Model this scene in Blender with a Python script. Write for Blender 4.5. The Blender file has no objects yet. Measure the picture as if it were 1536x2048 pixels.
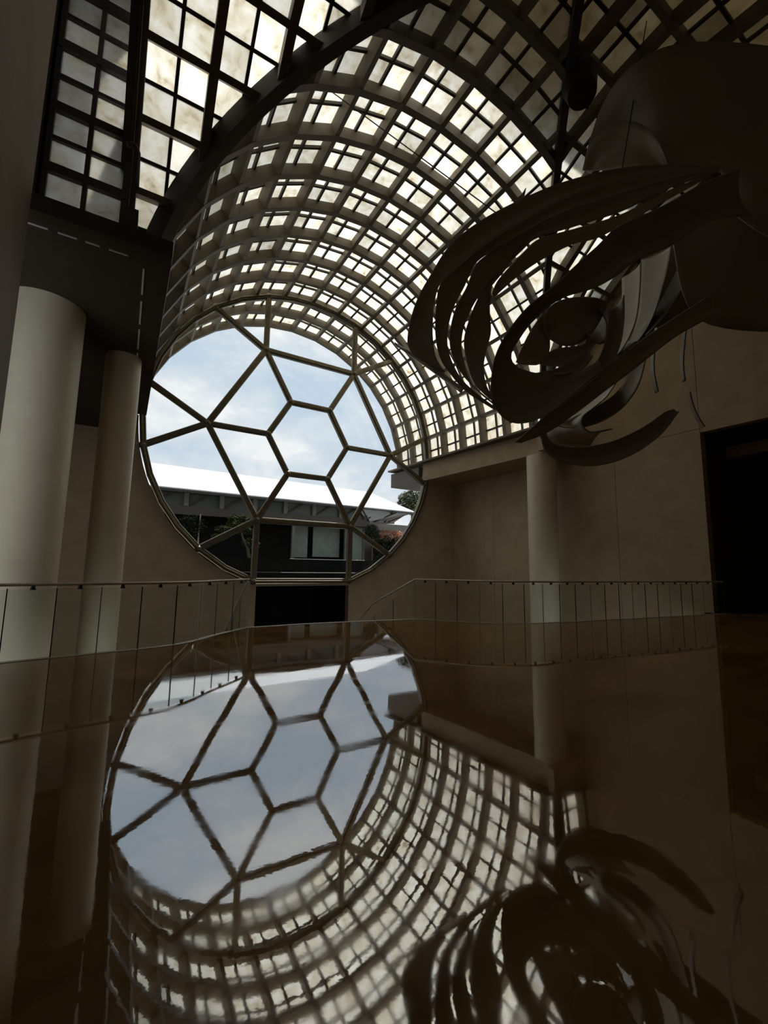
import bpy, bmesh, math, random
from mathutils import Vector, Matrix, noise
random.seed(7)
sc = bpy.context.scene
col = sc.collection
pi = math.pi

# ------------------------------------------------------------------ camera
cam_d = bpy.data.cameras.new('camera')
cam = bpy.data.objects.new('camera', cam_d); col.objects.link(cam)
cR = Vector((0.85616747, -0.51647735, 0.0151135)); cU = Vector((-0.07802404, -0.10031551, 0.99189165)); cF = Vector((0.51077345, 0.85040458, 0.12618452))
CAM = Vector((0, 0, 1.3)); FPX = 862.1
cam.matrix_world = Matrix(((cR.x, cU.x, -cF.x, CAM.x), (cR.y, cU.y, -cF.y, CAM.y), (cR.z, cU.z, -cF.z, CAM.z), (0, 0, 0, 1)))
cam_d.sensor_fit = 'VERTICAL'; cam_d.sensor_height = 36.0; cam_d.lens = 36.0 * FPX / 2048.0
cam_d.clip_start = 0.05; cam_d.clip_end = 500
sc.camera = cam

# ------------------------------------------------------------------ world, sun, exposure
sc.view_settings.view_transform = 'Standard'; sc.view_settings.look = 'None'
sc.view_settings.gamma = 1; sc.view_settings.use_curve_mapping = False
sc.view_settings.exposure = 0.0
sc.cycles.max_bounces = 8; sc.cycles.transparent_max_bounces = 24
sc.cycles.caustics_reflective = False; sc.cycles.caustics_refractive = False
sc.cycles.use_denoising = True

w = bpy.data.worlds.new('world'); sc.world = w; w.use_nodes = True
nt = w.node_tree; nt.nodes.clear()
def N(nt, typ, **kw):
    n = nt.nodes.new(typ)
    for k, v in kw.items():
        if k.startswith('i_'):
            key = k[2:]
            key = int(key) if key.isdigit() else key.replace('_', ' ')
            n.inputs[key].default_value = v
        else: setattr(n, k, v)
    return n
def L(nt, a, ao, b, bi): nt.links.new(a.outputs[ao], b.inputs[bi])
def ramp(nt, stops):
    r = nt.nodes.new('ShaderNodeValToRGB'); e = r.color_ramp.elements
    while len(e) > 1: e.remove(e[-1])
    e[0].position, e[0].color = stops[0][0], stops[0][1]
    for p, c in stops[1:]:
        q = e.new(p); q.color = c
    return r
tc = N(nt, 'ShaderNodeTexCoord')
mp = N(nt, 'ShaderNodeMapping'); mp.inputs['Scale'].default_value = (1, 1, 1.9); mp.inputs['Location'].default_value = (0.35, 0.2, 0.1)
n1 = N(nt, 'ShaderNodeTexNoise', i_Scale=3.1, i_Detail=9.0, i_Roughness=0.56)
L(nt, tc, 'Generated', mp, 'Vector'); L(nt, mp, 'Vector', n1, 'Vector')
SKY = 1.08
cr = ramp(nt, [(0.38, (0.60*SKY, 0.72*SKY, 0.84*SKY, 1)), (0.49, (0.76*SKY, 0.83*SKY, 0.90*SKY, 1)), (0.57, (0.98*SKY, 1.0*SKY, 1.0*SKY, 1)), (0.74, (0.80*SKY, 0.84*SKY, 0.88*SKY, 1))])
L(nt, n1, 'Fac', cr, 'Fac')
bg = N(nt, 'ShaderNodeBackground', i_Strength=0.9); L(nt, cr, 'Color', bg, 'Color')
wo = N(nt, 'ShaderNodeOutputWorld'); L(nt, bg, 'Background', wo, 'Surface')

sun_d = bpy.data.lights.new('sun', 'SUN'); sun_d.energy = 6.3; sun_d.angle = 0.03; sun_d.color = (1, 0.99, 0.97)
sun = bpy.data.objects.new('sun', sun_d); col.objects.link(sun)
sun.rotation_euler = Vector((0.36, 0.38, 0.9)).to_track_quat('Z', 'Y').to_euler()

# ------------------------------------------------------------------ materials
def mat(name, build):
    m = bpy.data.materials.new(name); m.use_nodes = True
    t = m.node_tree; t.nodes.clear(); o = t.nodes.new('ShaderNodeOutputMaterial')
    s = build(t); t.links.new(s.outputs[0], o.inputs['Surface'])
    return m
def surf(c1, c2, scale=3.0, rough=0.6, metal=0.0, bump=0.0, detail=5.0, stretch=(1, 1, 1), ior=1.45, bscale=None, coord='Object'):
    def b(t):
        p = N(t, 'ShaderNodeBsdfPrincipled', i_Roughness=rough, i_Metallic=metal); p.inputs['IOR'].default_value = ior
        tc = N(t, 'ShaderNodeTexCoord'); mp = N(t, 'ShaderNodeMapping'); mp.inputs['Scale'].default_value = stretch
        n = N(t, 'ShaderNodeTexNoise', i_Scale=scale, i_Detail=detail, i_Roughness=0.6)
        r = ramp(t, [(0.3, (*c1, 1)), (0.7, (*c2, 1))])
        L(t, tc, coord, mp, 'Vector'); L(t, mp, 'Vector', n, 'Vector'); L(t, n, 'Fac', r, 'Fac'); L(t, r, 'Color', p, 'Base Color')
        if bump:
            n2 = N(t, 'ShaderNodeTexNoise', i_Scale=bscale or scale * 4, i_Detail=3.0)
            L(t, tc, coord, n2, 'Vector')
            bm_ = N(t, 'ShaderNodeBump', i_Strength=bump, i_Distance=0.02); L(t, n2, 'Fac', bm_, 'Height'); L(t, bm_, 'Normal', p, 'Normal')
        return p
    return b
M = {}
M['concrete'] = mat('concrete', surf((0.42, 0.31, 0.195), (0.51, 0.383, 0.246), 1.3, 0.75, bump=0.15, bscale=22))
M['nearwall'] = mat('darker_concrete', surf((0.19, 0.142, 0.092), (0.25, 0.19, 0.124), 1.3, 0.75, bump=0.15, bscale=22))  # darker copy of the concrete, for the near wall alone
M['column'] = mat('painted_column', surf((0.72, 0.62, 0.46), (0.79, 0.69, 0.515), 2.0, 0.45))
M['rib'] = mat('rib_paint', surf((0.14, 0.11, 0.07), (0.18, 0.143, 0.094), 2.0, 0.55))
M['dark_rib'] = mat('dark_bar_paint', surf((0.055, 0.042, 0.03), (0.075, 0.058, 0.04), 4.0, 0.6))
M['groin'] = mat('groin_paint', surf((0.05, 0.038, 0.027), (0.065, 0.05, 0.036), 4.0, 0.65))
M['frame'] = mat('bronze_frame', surf((0.13, 0.105, 0.062), (0.18, 0.148, 0.09), 5.0, 0.32, metal=0.4))
M['steel'] = mat('brushed_steel', surf((0.62, 0.54, 0.42), (0.70, 0.62, 0.50), 8.0, 0.35, metal=0.35))
M['stripwhite'] = mat('white_glint_paint', surf((0.75, 0.72, 0.66), (0.85, 0.82, 0.76), 4.0, 0.5))  # flat white that stands in for glints on strips and water edges
M['black'] = mat('black_metal', surf((0.012, 0.010, 0.009), (0.02, 0.017, 0.014), 6.0, 0.5))
M['sculpt'] = mat('sheet_metal_paint', surf((0.29, 0.243, 0.176), (0.32, 0.27, 0.198), 1.5, 0.5))
M['bright'] = mat('polished_metal', surf((0.6, 0.58, 0.52), (0.7, 0.68, 0.62), 4.0, 0.25, metal=0.7))
M['trim'] = mat('pale_edge_stone', surf((0.42, 0.36, 0.27), (0.5, 0.43, 0.33), 6.0, 0.3))
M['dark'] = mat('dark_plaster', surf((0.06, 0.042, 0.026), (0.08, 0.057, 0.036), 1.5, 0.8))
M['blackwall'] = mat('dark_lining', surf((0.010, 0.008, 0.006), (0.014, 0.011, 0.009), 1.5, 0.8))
M['roofwhite'] = mat('white_roof', surf((0.56, 0.57, 0.58), (0.62, 0.63, 0.64), 0.6, 0.7))
M['shade'] = mat('eave_shaded_glass', surf((0.075, 0.09, 0.075), (0.10, 0.115, 0.095), 1.0, 0.5))  # clerestory glass, its colour darkened for the shade under the eave
M['eavebeam'] = mat('eave_shaded_beam', surf((0.075, 0.063, 0.05), (0.095, 0.08, 0.064), 1.0, 0.7))  # beam colour taken down to hold the eave's shade
M['outconc'] = mat('grey_fascia', surf((0.16, 0.145, 0.12), (0.20, 0.18, 0.155), 1.0, 0.7))
M['blackstone'] = mat('black_basin_stone', surf((0.006, 0.006, 0.006), (0.012, 0.012, 0.012), 2.0, 0.9, ior=1.15))
M['green'] = mat('leaf_green', surf((0.03, 0.045, 0.012), (0.14, 0.16, 0.06), 3.0, 0.6))
M['darkgreen'] = mat('hedge_green', surf((0.008, 0.012, 0.004), (0.03, 0.04, 0.012), 5.0, 0.7))
M['pink'] = mat('flower_pink', surf((0.55, 0.24, 0.14), (0.75, 0.42, 0.28), 5.0, 0.7))
M['bark'] = mat('bark', surf((0.06, 0.045, 0.03), (0.10, 0.08, 0.055), 8.0, 0.8))
M['palegreen'] = mat('pale_blind', surf((0.15, 0.175, 0.14), (0.21, 0.235, 0.19), 2.0, 0.6))
M['soil'] = mat('paving', surf((0.02, 0.019, 0.016), (0.035, 0.032, 0.027), 1.0, 0.9, ior=1.2))

def floor_b(t):
    p = N(t, 'ShaderNodeBsdfPrincipled', i_Roughness=0.03); p.inputs['IOR'].default_value = 3.9
    tc = N(t, 'ShaderNodeTexCoord')
    mp = N(t, 'ShaderNodeMapping'); mp.inputs['Rotation'].default_value = (0, 0, 0.6); mp.inputs['Scale'].default_value = (1, 2.6, 1)
    n = N(t, 'ShaderNodeTexNoise', i_Scale=0.7, i_Detail=5.0, i_Roughness=0.5, i_Distortion=0.8)
    r = ramp(t, [(0.30, (0.105, 0.053, 0.017, 1)), (0.55, (0.205, 0.110, 0.038, 1)), (0.78, (0.33, 0.186, 0.07, 1))])
    L(t, tc, 'Object', mp, 'Vector'); L(t, mp, 'Vector', n, 'Vector'); L(t, n, 'Fac', r, 'Fac'); L(t, r, 'Color', p, 'Base Color')
    n2 = N(t, 'ShaderNodeTexNoise', i_Scale=0.7, i_Detail=1.0); L(t, tc, 'Object', n2, 'Vector')
    n3 = N(t, 'ShaderNodeTexNoise', i_Scale=14.0, i_Detail=3.0); L(t, tc, 'Object', n3, 'Vector')
    b1 = N(t, 'ShaderNodeBump', i_Strength=0.12, i_Distance=0.03); L(t, n2, 'Fac', b1, 'Height')
    b2 = N(t, 'ShaderNodeBump', i_Strength=0.03, i_Distance=0.003); L(t, n3, 'Fac', b2, 'Height'); L(t, b1, 'Normal', b2, 'Normal')
    L(t, b2, 'Normal', p, 'Normal')
    # fine scuffs make the polish uneven
    n4 = N(t, 'ShaderNodeTexNoise', i_Scale=2.0, i_Detail=6.0); L(t, mp, 'Vector', n4, 'Vector')
    r4 = ramp(t, [(0.4, (0.015, 0.015, 0.015, 1)), (0.75, (0.07, 0.07, 0.07, 1))]); L(t, n4, 'Fac', r4, 'Fac'); L(t, r4, 'Color', p, 'Roughness')
    return p
M['floor'] = mat('polished_brown_marble', floor_b)

def stone_b(t):
    oi = N(t, 'ShaderNodeObjectInfo'); tc = N(t, 'ShaderNodeTexCoord')
    ad = N(t, 'ShaderNodeVectorMath', operation='ADD')
    geo = N(t, 'ShaderNodeNewGeometry')
    L(t, geo, 'Position', ad, 0)
    cx = N(t, 'ShaderNodeCombineXYZ'); m1 = N(t, 'ShaderNodeMath', operation='MULTIPLY'); m1.inputs[1].default_value = 37.0
    L(t, oi, 'Random', m1, 0); L(t, m1, 0, cx, 'X'); L(t, m1, 0, cx, 'Z'); L(t, cx, 0, ad, 1)
    n = N(t, 'ShaderNodeTexNoise', i_Scale=2.6, i_Detail=8.0, i_Roughness=0.66, i_Distortion=0.5); L(t, ad, 0, n, 'Vector')
    r = ramp(t, [(0.28, (0.50, 0.44, 0.33, 1)), (0.42, (0.75, 0.715, 0.62, 1)), (0.60, (0.87, 0.865, 0.825, 1))])
    L(t, n, 'Fac', r, 'Fac')
    hs = N(t, 'ShaderNodeHueSaturation'); mr = N(t, 'ShaderNodeMapRange'); mr.inputs['To Min'].default_value = 0.74; mr.inputs['To Max'].default_value = 1.12
    L(t, oi, 'Random', mr, 'Value'); L(t, mr, 0, hs, 'Value'); L(t, r, 'Color', hs, 'Color')
    tr = N(t, 'ShaderNodeBsdfTranslucent'); L(t, hs, 'Color', tr, 'Color')
    df = N(t, 'ShaderNodeBsdfDiffuse'); df.inputs['Color'].default_value = (0.16, 0.145, 0.115, 1)
    mx = N(t, 'ShaderNodeMixShader'); mx.inputs[0].default_value = 0.14
    L(t, tr, 0, mx, 1); L(t, df, 0, mx, 2)
    return mx
M['stone'] = mat('translucent_marble', stone_b)
def poly_b(t):
    tr = N(t, 'ShaderNodeBsdfTranslucent'); tr.inputs['Color'].default_value = (0.27, 0.235, 0.175, 1)
    df = N(t, 'ShaderNodeBsdfDiffuse'); df.inputs['Color'].default_value = (0.3, 0.28, 0.24, 1)
    mx = N(t, 'ShaderNodeMixShader'); mx.inputs[0].default_value = 0.2; L(t, tr, 0, mx, 1); L(t, df, 0, mx, 2)
    return mx
M['sheet'] = mat('added_shading_sheet', poly_b)
def glass_b(tint, refl):
    def b(t):
        tr = N(t, 'ShaderNodeBsdfTransparent'); tr.inputs['Color'].default_value = (*tint, 1)
        gl = N(t, 'ShaderNodeBsdfGlossy', i_Roughness=0.02)
        lw = N(t, 'ShaderNodeLayerWeight', i_Blend=0.5); pw = N(t, 'ShaderNodeMath', operation='POWER'); pw.inputs[1].default_value = 5.0
        ma = N(t, 'ShaderNodeMath', operation='MULTIPLY_ADD'); ma.inputs[1].default_value = 0.6; ma.inputs[2].default_value = refl
        mx = N(t, 'ShaderNodeMixShader')
        L(t, lw, 'Facing', pw, 0); L(t, pw, 0, ma, 0); L(t, ma, 0, mx, 0); L(t, tr, 0, mx, 1); L(t, gl, 0, mx, 2)
        return mx
    return b
M['glass'] = mat('window_glass', glass_b((0.98, 0.99, 0.99), 0.02))
M['balglass'] = mat('balustrade_glass', glass_b((0.93, 0.95, 0.935), 0.03))
M['glassedge'] = mat('glass_edge', surf((0.35, 0.38, 0.33), (0.42, 0.45, 0.4), 4, 0.2))

# ------------------------------------------------------------------ helpers
class MB:
    def __init__(s): s.v = []; s.f = []
    def add(s, vs, fs):
        o = len(s.v); s.v += [tuple(v) for v in vs]; s.f += [tuple(i + o for i in f) for f in fs]
    def box(s, lo, hi):
        x0, y0, z0 = lo; x1, y1, z1 = hi
        s.hexa([(x0,y0,z0),(x1,y0,z0),(x1,y1,z0),(x0,y1,z0),(x0,y0,z1),(x1,y0,z1),(x1,y1,z1),(x0,y1,z1)])
    def hexa(s, v):
        s.add(v, [(3,2,1,0),(4,5,6,7),(0,1,5,4),(1,2,6,5),(2,3,7,6),(3,0,4,7)])
    def bar(s, a, b, w, h, up=(0,0,1)):
        a = Vector(a); b = Vector(b); t = (b - a).normalized(); u = Vector(up)
        x = t.cross(u)
        if x.length < 1e-4: x = t.cross(Vector((1,0,0)))
        x.normalize(); u = x.cross(t).normalized()
        x = x * (w/2); u = u * (h/2)
        s.hexa([a-x-u, b-x-u, b+x-u, a+x-u, a-x+u, b-x+u, b+x+u, a+x+u])
    def tube(s, pts, r, n=8, cap=True):
        pts = [Vector(p) for p in pts]; rr = r if isinstance(r, (list, tuple)) else [r]*len(pts)
        rings = []; px = None
        for i, p in enumerate(pts):
            t = (pts[min(i+1, len(pts)-1)] - pts[max(i-1, 0)]).normalized()
            if px is None:
                px = t.cross(Vector((0,0,1)));
                if px.length < 1e-3: px = t.cross(Vector((1,0,0)))
            px = (px - t*px.dot(t)).normalized(); py = t.cross(px)
            rings.append([p + (px*math.cos(2*pi*k/n) + py*math.sin(2*pi*k/n))*rr[i] for k in range(n)])
        vs = [q for g in rings for q in g]; fs = []
        for i in range(len(pts)-1):
            for k in range(n):
                a = i*n+k; b = i*n+(k+1)%n; fs.append((a, b, b+n, a+n))
        if cap: fs.append(tuple(range(n-1, -1, -1))); fs.append(tuple(range((len(pts)-1)*n, len(pts)*n)))
        s.add(vs, fs)
    def cyl(s, c, r, z0, z1, n=48, r2=None):
        s.tube([(c[0], c[1], z0), (c[0], c[1], z1)], [r, r2 if r2 else r], n)
    def blob(s, c, r, seed=0, sub=2, amp=0.25, sq=(1,1,1)):
        bm = bmesh.new(); bmesh.ops.create_icosphere(bm, subdivisions=sub, radius=1)
        vs = []
        for v in bm.verts:
            k = 1 + amp*noise.noise(v.co*2.3 + Vector((seed*3.1, seed, 0)))
            vs.append((c[0]+v.co.x*r*k*sq[0], c[1]+v.co.y*r*k*sq[1], c[2]+v.co.z*r*k*sq[2]))
        fs = [tuple(x.index for x in f.verts) for f in bm.faces]; bm.free(); s.add(vs, fs)
    def mesh(s, name, m):
        me = bpy.data.meshes.new(name); me.from_pydata(s.v, [], s.f); me.update()
        if m: me.materials.append(m)
        return me
    def build(s, name, m, parent=None, smooth=False, origin=None, clip=None):
        me = s.mesh(name, m)
        bm = bmesh.new(); bm.from_mesh(me)
        for (co, no) in (clip or []):       # remove what lies on the side the normal points to
            g = bm.verts[:] + bm.edges[:] + bm.faces[:]
            if not g: break
            r = bmesh.ops.bisect_plane(bm, geom=g, dist=1e-5, plane_co=co, plane_no=no, clear_outer=True)
            ed = [e for e in bm.edges if e.is_boundary]
            if ed: bmesh.ops.holes_fill(bm, edges=ed, sides=0)
        if not bm.verts:
            bm.free(); bpy.data.meshes.remove(me); return None
        bmesh.ops.recalc_face_normals(bm, faces=bm.faces); bm.to_mesh(me); bm.free()
        o = bpy.data.objects.new(name, me); col.objects.link(o)
        if origin is not None:
            me.transform(Matrix.Translation(-Vector(origin))); o.location = origin
        if parent is not None:
            o.parent = parent
        if smooth:
            for p in me.polygons: p.use_smooth = True
            try: me.set_sharp_from_angle(angle=math.radians(35))
            except Exception: pass
        return o
def empty(name, loc=(0,0,0)):
    o = bpy.data.objects.new(name, None); col.objects.link(o); o.location = loc; o.empty_display_size = 0.3
    return o
def tag(o, label=None, cat=None, group=None, kind=None):
    if label: o['label'] = label
    if cat: o['category'] = cat
    if group: o['group'] = group
    if kind: o['kind'] = kind
    return o
def struct(o): o['kind'] = 'structure'; return o
def child(mb, name, m, root, **kw):
    """build in world coordinates, then parent keeping the place (roots are never rotated)"""
    o = mb.build(name, m, None, **kw)
    if o is None: return None
    o.parent = root; o.location = Vector(o.location) - root_world(root)
    return o
def root_world(r):
    v = Vector((0,0,0))
    while r is not None: v += Vector(r.location); r = r.parent
    return v

# ================================================================== constants of the hall
VX, VZ, R, Y0 = 7.22, 7.207, 7.25, 4.13           # vault axis, springing height, radius, axis of the cross vault
WY = 19.42                                        # plane of the round window
DTH = pi / 16
DEP, PR = 0.34, 0.36                              # rib depth, offset of the stone panes
RING_Y = [22.40 - 1.486*k for k in range(0, 13)]
RING_X = [-0.5, 0.92, 2.34, 3.76, 5.18, 6.5, 7.8, 9.1, 10.48, 11.88, 13.28, 14.68, 16.1]

# ------------------------------------------------------------------ floor, lower floor, ground
edge = [(-3.3, 6.9), (-1.25, 7.49), (-0.47, 7.63), (0.8, 7.92), (1.6, 8.72), (2.3, 9.39), (3.52, 9.45), (4.74, 9.38), (6.47, 9.16), (7.41, 8.05), (8.4, 7.36), (10.87, 6.99), (15.08, 6.50), (16.4, 6.35)]
def smooth_line(p, n=5):
    out = []
    for i in range(len(p)-1):
        p0 = p[max(i-1,0)]; p1 = p[i]; p2 = p[i+1]; p3 = p[min(i+2,len(p)-1)]
        for k in range(n):
            t = k/n
            out.append(tuple(0.5*((2*b)+(-a+c)*t+(2*a-5*b+4*c-d)*t*t+(-a+3*b-3*c+d)*t**3) for a,b,c,d in zip(p0,p1,p2,p3)))
    out.append(tuple(p[-1])); return out
left_e = smooth_line(edge[:6]); mid_e = edge[6:8]; right_e = smooth_line(edge[8:], 6)
full_e = left_e + mid_e + right_e
bm_ = MB(); top = [(x, y, 0.0) for x, y in full_e] + [(16.4, -3.1, 0), (-3.3, -3.1, 0)]
n = len(top)
bm_.add(top + [(x, y, -0.5) for x, y, z in top], [tuple(range(n)), tuple(range(2*n-1, n-1, -1))] + [(i, i+n, (i+1)%n+n, (i+1)%n) for i in range(n)])
fl = struct(bm_.build('floor', M['floor']))
# pale stone edging let into the floor along the drop
tb = MB()
for i in range(len(full_e)-1):
    a = Vector((*full_e[i], 0)); b = Vector((*full_e[i+1], 0)); t = (b-a).normalized(); nrm = Vector((t.y, -t.x, 0))
    tb.hexa([a+nrm*0.09+Vector((0,0,-0.3)), b+nrm*0.09+Vector((0,0,-0.3)), b-nrm*0.015+Vector((0,0,-0.3)), a-nrm*0.015+Vector((0,0,-0.3)),
             a+nrm*0.09+Vector((0,0,0.006)), b+nrm*0.09+Vector((0,0,0.006)), b-nrm*0.015+Vector((0,0,0.006)), a-nrm*0.015+Vector((0,0,0.006))])
struct(tb.build('trim_1', M['trim']))
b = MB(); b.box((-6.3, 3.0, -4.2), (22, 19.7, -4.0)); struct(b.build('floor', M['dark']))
b = MB(); b.box((-90, 24.4, -0.6), (120, 200, -0.3)); struct(b.build('ground', M['soil']))

# ------------------------------------------------------------------ walls
wr = 7.16; WZ = 7.24; WXc = 7.27
pts = [(-6.2, -4.0), (5.14, -4.0), (5.14, 0.36), (9.69, 0.36), (9.69, -4.0), (16.75, -4.0), (16.75, VZ), (WXc+wr, VZ)]
for k in range(1, 64):
    a = -pi*k/64; z = WZ + wr*math.sin(a)
    pts.append((WXc+wr*math.cos(a), max(z, 0.47)))
pts += [(WXc-wr, VZ), (-6.2, VZ)]
n = len(pts); b = MB()
b.add([(x, WY, z) for x, z in pts] + [(x, WY+0.35, z) for x, z in pts], [tuple(range(n)), tuple(range(2*n-1, n-1, -1))] + [(i, i+n, (i+1)%n+n, (i+1)%n) for i in range(n)])
struct(b.build('wall_front', M['concrete']))
# dark doorway below the window: a short unlit passage
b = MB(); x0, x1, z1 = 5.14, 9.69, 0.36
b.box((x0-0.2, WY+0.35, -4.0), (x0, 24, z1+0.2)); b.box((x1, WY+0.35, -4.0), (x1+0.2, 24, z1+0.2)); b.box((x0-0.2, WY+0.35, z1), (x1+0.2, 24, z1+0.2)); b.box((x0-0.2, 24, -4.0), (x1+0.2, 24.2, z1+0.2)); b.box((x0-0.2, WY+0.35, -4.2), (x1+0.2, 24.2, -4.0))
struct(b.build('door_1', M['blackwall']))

wrt = struct(empty('wall_right', (16.4, 9, 0)))
for (ya, yb, za, zb) in ((6.62, 9.62, -4.0, 6.1), (9.635, 12.9, -4.0, 6.1), (12.915, 16.2, -4.0, 6.1), (16.215, 19.4, -4.0, 6.1), (-3.1, 6.605, 5.97, 9.9), (6.62, 11.6, 6.115, 9.9), (-3.1, 11.6, 9.915, 15.3), (11.6, 22.3, 6.115, 7.6)):
    b = MB(); b.box((16.4, ya, za), (16.72, yb, zb)); child(b, 'panel', M['concrete'], wrt)
b = MB(); b.box((16.70, -3.1, -4), (16.76, 22.3, 15.3)) ; 
# backing strip only where the joints are
b = MB()
for (ya, yb, za, zb) in ((9.5, 9.75, -4, 6.2), (12.8, 13.0, -4, 6.2), (16.1, 16.3, -4, 6.2), (6.55, 19.4, 6.0, 6.25), (-3.1, 11.6, 9.8, 10.0), (6.5, 6.75, 6.0, 10)):
    b.box((16.60, ya, za), (16.71, yb, zb))
child(b, 'joint_backing', M['blackwall'], wrt)
# dark room beyond the right opening
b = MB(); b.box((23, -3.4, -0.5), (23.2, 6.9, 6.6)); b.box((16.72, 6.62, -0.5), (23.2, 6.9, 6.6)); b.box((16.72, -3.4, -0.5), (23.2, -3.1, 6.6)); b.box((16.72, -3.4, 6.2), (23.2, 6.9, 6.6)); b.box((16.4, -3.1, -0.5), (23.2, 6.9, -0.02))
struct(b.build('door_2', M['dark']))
b = MB(); b.box((18.2, -3.0, 5.35), (18.6, 6.6, 5.75)); struct(b.build('beam', M['concrete']))
b = MB(); b.box((-3.4, -3.4, -0.5), (16.75, -3.1, 7.4)); struct(b.build('wall_back', M['concrete']))
wl = struct(empty('wall_left', (-1.5, 2, 0)))
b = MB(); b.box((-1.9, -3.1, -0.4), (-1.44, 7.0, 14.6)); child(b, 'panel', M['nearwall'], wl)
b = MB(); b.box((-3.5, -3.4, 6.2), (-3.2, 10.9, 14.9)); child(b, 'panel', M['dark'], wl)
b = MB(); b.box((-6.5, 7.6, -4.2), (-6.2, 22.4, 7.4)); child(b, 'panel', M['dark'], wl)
b = MB(); b.box((-3.5, -3.4, 14.6), (-0.45, 10.9, 14.9)); b.box((-3.5, 10.9, 14.6), (-0.25, 16.5, 14.9)); struct(b.build('ceiling', M['dark']))  # second box: overhang added outside to shade the marble screen
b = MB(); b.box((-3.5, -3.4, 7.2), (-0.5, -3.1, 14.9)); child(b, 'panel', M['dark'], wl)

# ------------------------------------------------------------------ beams and soffits that carry the vault
def prism_xy(pl, z0, z1):
    n = len(pl); b = MB()
    b.add([(x, y, z0) for x, y in pl] + [(x, y, z1) for x, y in pl], [tuple(range(n-1, -1, -1)), tuple(range(n, 2*n))] + [(i, (i+1)%n, (i+1)%n+n, i+n) for i in range(n)])
    return b
bmr = struct(prism_xy([(14.77, 11.5), (16.42, 11.5), (16.42, 19.39), (14.20, 19.39)], 6.15, 7.14).build('beam', M['concrete']))
bmo = struct(prism_xy([(14.18, 19.8), (16.42, 19.8), (16.42, 22.4), (13.93, 22.4)], 6.17, 7.02).build('beam', M['outconc']))
b = prism_xy([(14.30, 11.5), (14.95, 11.5), (14.4, 22.5), (13.75, 22.5)], 7.145, 7.24); struct(b.build('trim_2', M['rib']))
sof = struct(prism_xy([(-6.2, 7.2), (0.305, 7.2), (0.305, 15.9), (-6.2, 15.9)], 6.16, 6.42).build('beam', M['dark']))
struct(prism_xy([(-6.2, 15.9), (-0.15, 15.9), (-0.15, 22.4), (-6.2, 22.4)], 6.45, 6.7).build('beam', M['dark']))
b = prism_xy([(-0.55, 11.4), (-0.08, 11.4), (-0.08, 22.4), (-0.55, 22.4)], 6.2, 7.2); struct(b.build('beam', M['concrete']))
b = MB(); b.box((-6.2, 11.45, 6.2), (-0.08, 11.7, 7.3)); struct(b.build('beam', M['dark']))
b = MB(); b.box((14.5, 11.45, 6.2), (16.42, 11.75, 7.3)); struct(b.build('beam', M['concrete']))
b = MB(); b.box((-0.45, 11.8, 7.3), (-0.25, 16.5, 14.9)); struct(b.build('wall_left', M['outconc']))  # unseen fin, added to keep the sun off the marble screen
# cover strips along the soffit's two free edges, painted white for their glint
for (x0, x1, yy) in ((-1.62, -1.32, 7.52), (-1.2, -0.97, 7.52), (-0.86, -0.68, 7.52), (-0.56, -0.30, 7.52)):
    b = MB(); b.box((x0, yy, 6.145), (x1, yy+0.025, 6.165)); child(b, 'cover_strip', M['stripwhite'], sof)
for (ya, yb) in ((7.75, 8.55), (8.8, 9.7), (9.95, 10.9), (11.15, 12.3)):
    b = MB(); b.box((-0.09, ya, 6.145), (-0.06, yb, 6.165)); child(b, 'cover_strip', M['stripwhite'], sof)
# unseen translucent sheet added above the crossing to dim the panes below
b = MB(); b.box((1.2, -4.0, 15.35), (17.2, 8.05, 15.37)); struct(b.build('roof', M['sheet']))

b = MB(); b.box((-3.5, -4.5, 6.8), (17.4, -4.05, 15.5)); struct(b.build('wall_back', M['outconc']))  # unseen outer block, added to darken the vault panes behind the camera
# ------------------------------------------------------------------ the two barrel vaults of the ceiling
def A_pt(th, r, y): return Vector((VX + r*math.cos(th), y, VZ + r*math.sin(th)))
def B_pt(th, r, x): return Vector((x, Y0 + r*math.cos(th), VZ + r*math.sin(th)))
PL_L = (Vector((VX, Y0, 0)), Vector((-1, -1, 0)))      # left of A: keep (x-VX)+(y-Y0) >= 0
PL_R = (Vector((VX, Y0, 0)), Vector((1, -1, 0)))       # keep (y-Y0)-(x-VX) >= 0
B_L = (Vector((VX, Y0, 0)), Vector((1, 1, 0)))         # left of B: keep (x-VX)+(y-Y0) <= 0
B_R = (Vector((VX, Y0, 0)), Vector((-1, 1, 0)))
def arch(pt, c, w, r0, r1, k0=0, k1=16, dth=DTH):
    b = MB(); vs = []
    for i in range(k0, k1+1):
        th = i*dth
        vs += [pt(th, r0, c-w/2), pt(th, r0, c+w/2), pt(th, r1, c+w/2), pt(th, r1, c-w/2)]
    fs = [(0,1,2,3), (len(vs)-1, len(vs)-2, len(vs)-3, len(vs)-4)]
    for i in range(k1-k0):
        o = i*4
        for q in range(4): fs.append((o+q, o+(q+1)%4, o+4+(q+1)%4, o+4+q))
    b.add(vs, fs); return b
def purlin(pt, th, w, r0, r1, a, c):
    b = MB(); d = w/2/R
    b.hexa([pt(th-d, r0, a), pt(th+d, r0, a), pt(th+d, r0, c), pt(th-d, r0, c), pt(th-d, r1, a), pt(th+d, r1, a), pt(th+d, r1, c), pt(th-d, r1, c)])
    return b
vA = struct(empty('ceiling', (VX, 12, VZ))); vB = struct(empty('ceiling', (VX, Y0, VZ)))
RI = R - 0.02
for y in RING_Y:
    child(arch(A_pt, y, 0.20, RI, R+DEP), 'arch_rib', M['rib'], vA, clip=[PL_L, PL_R])
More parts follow.
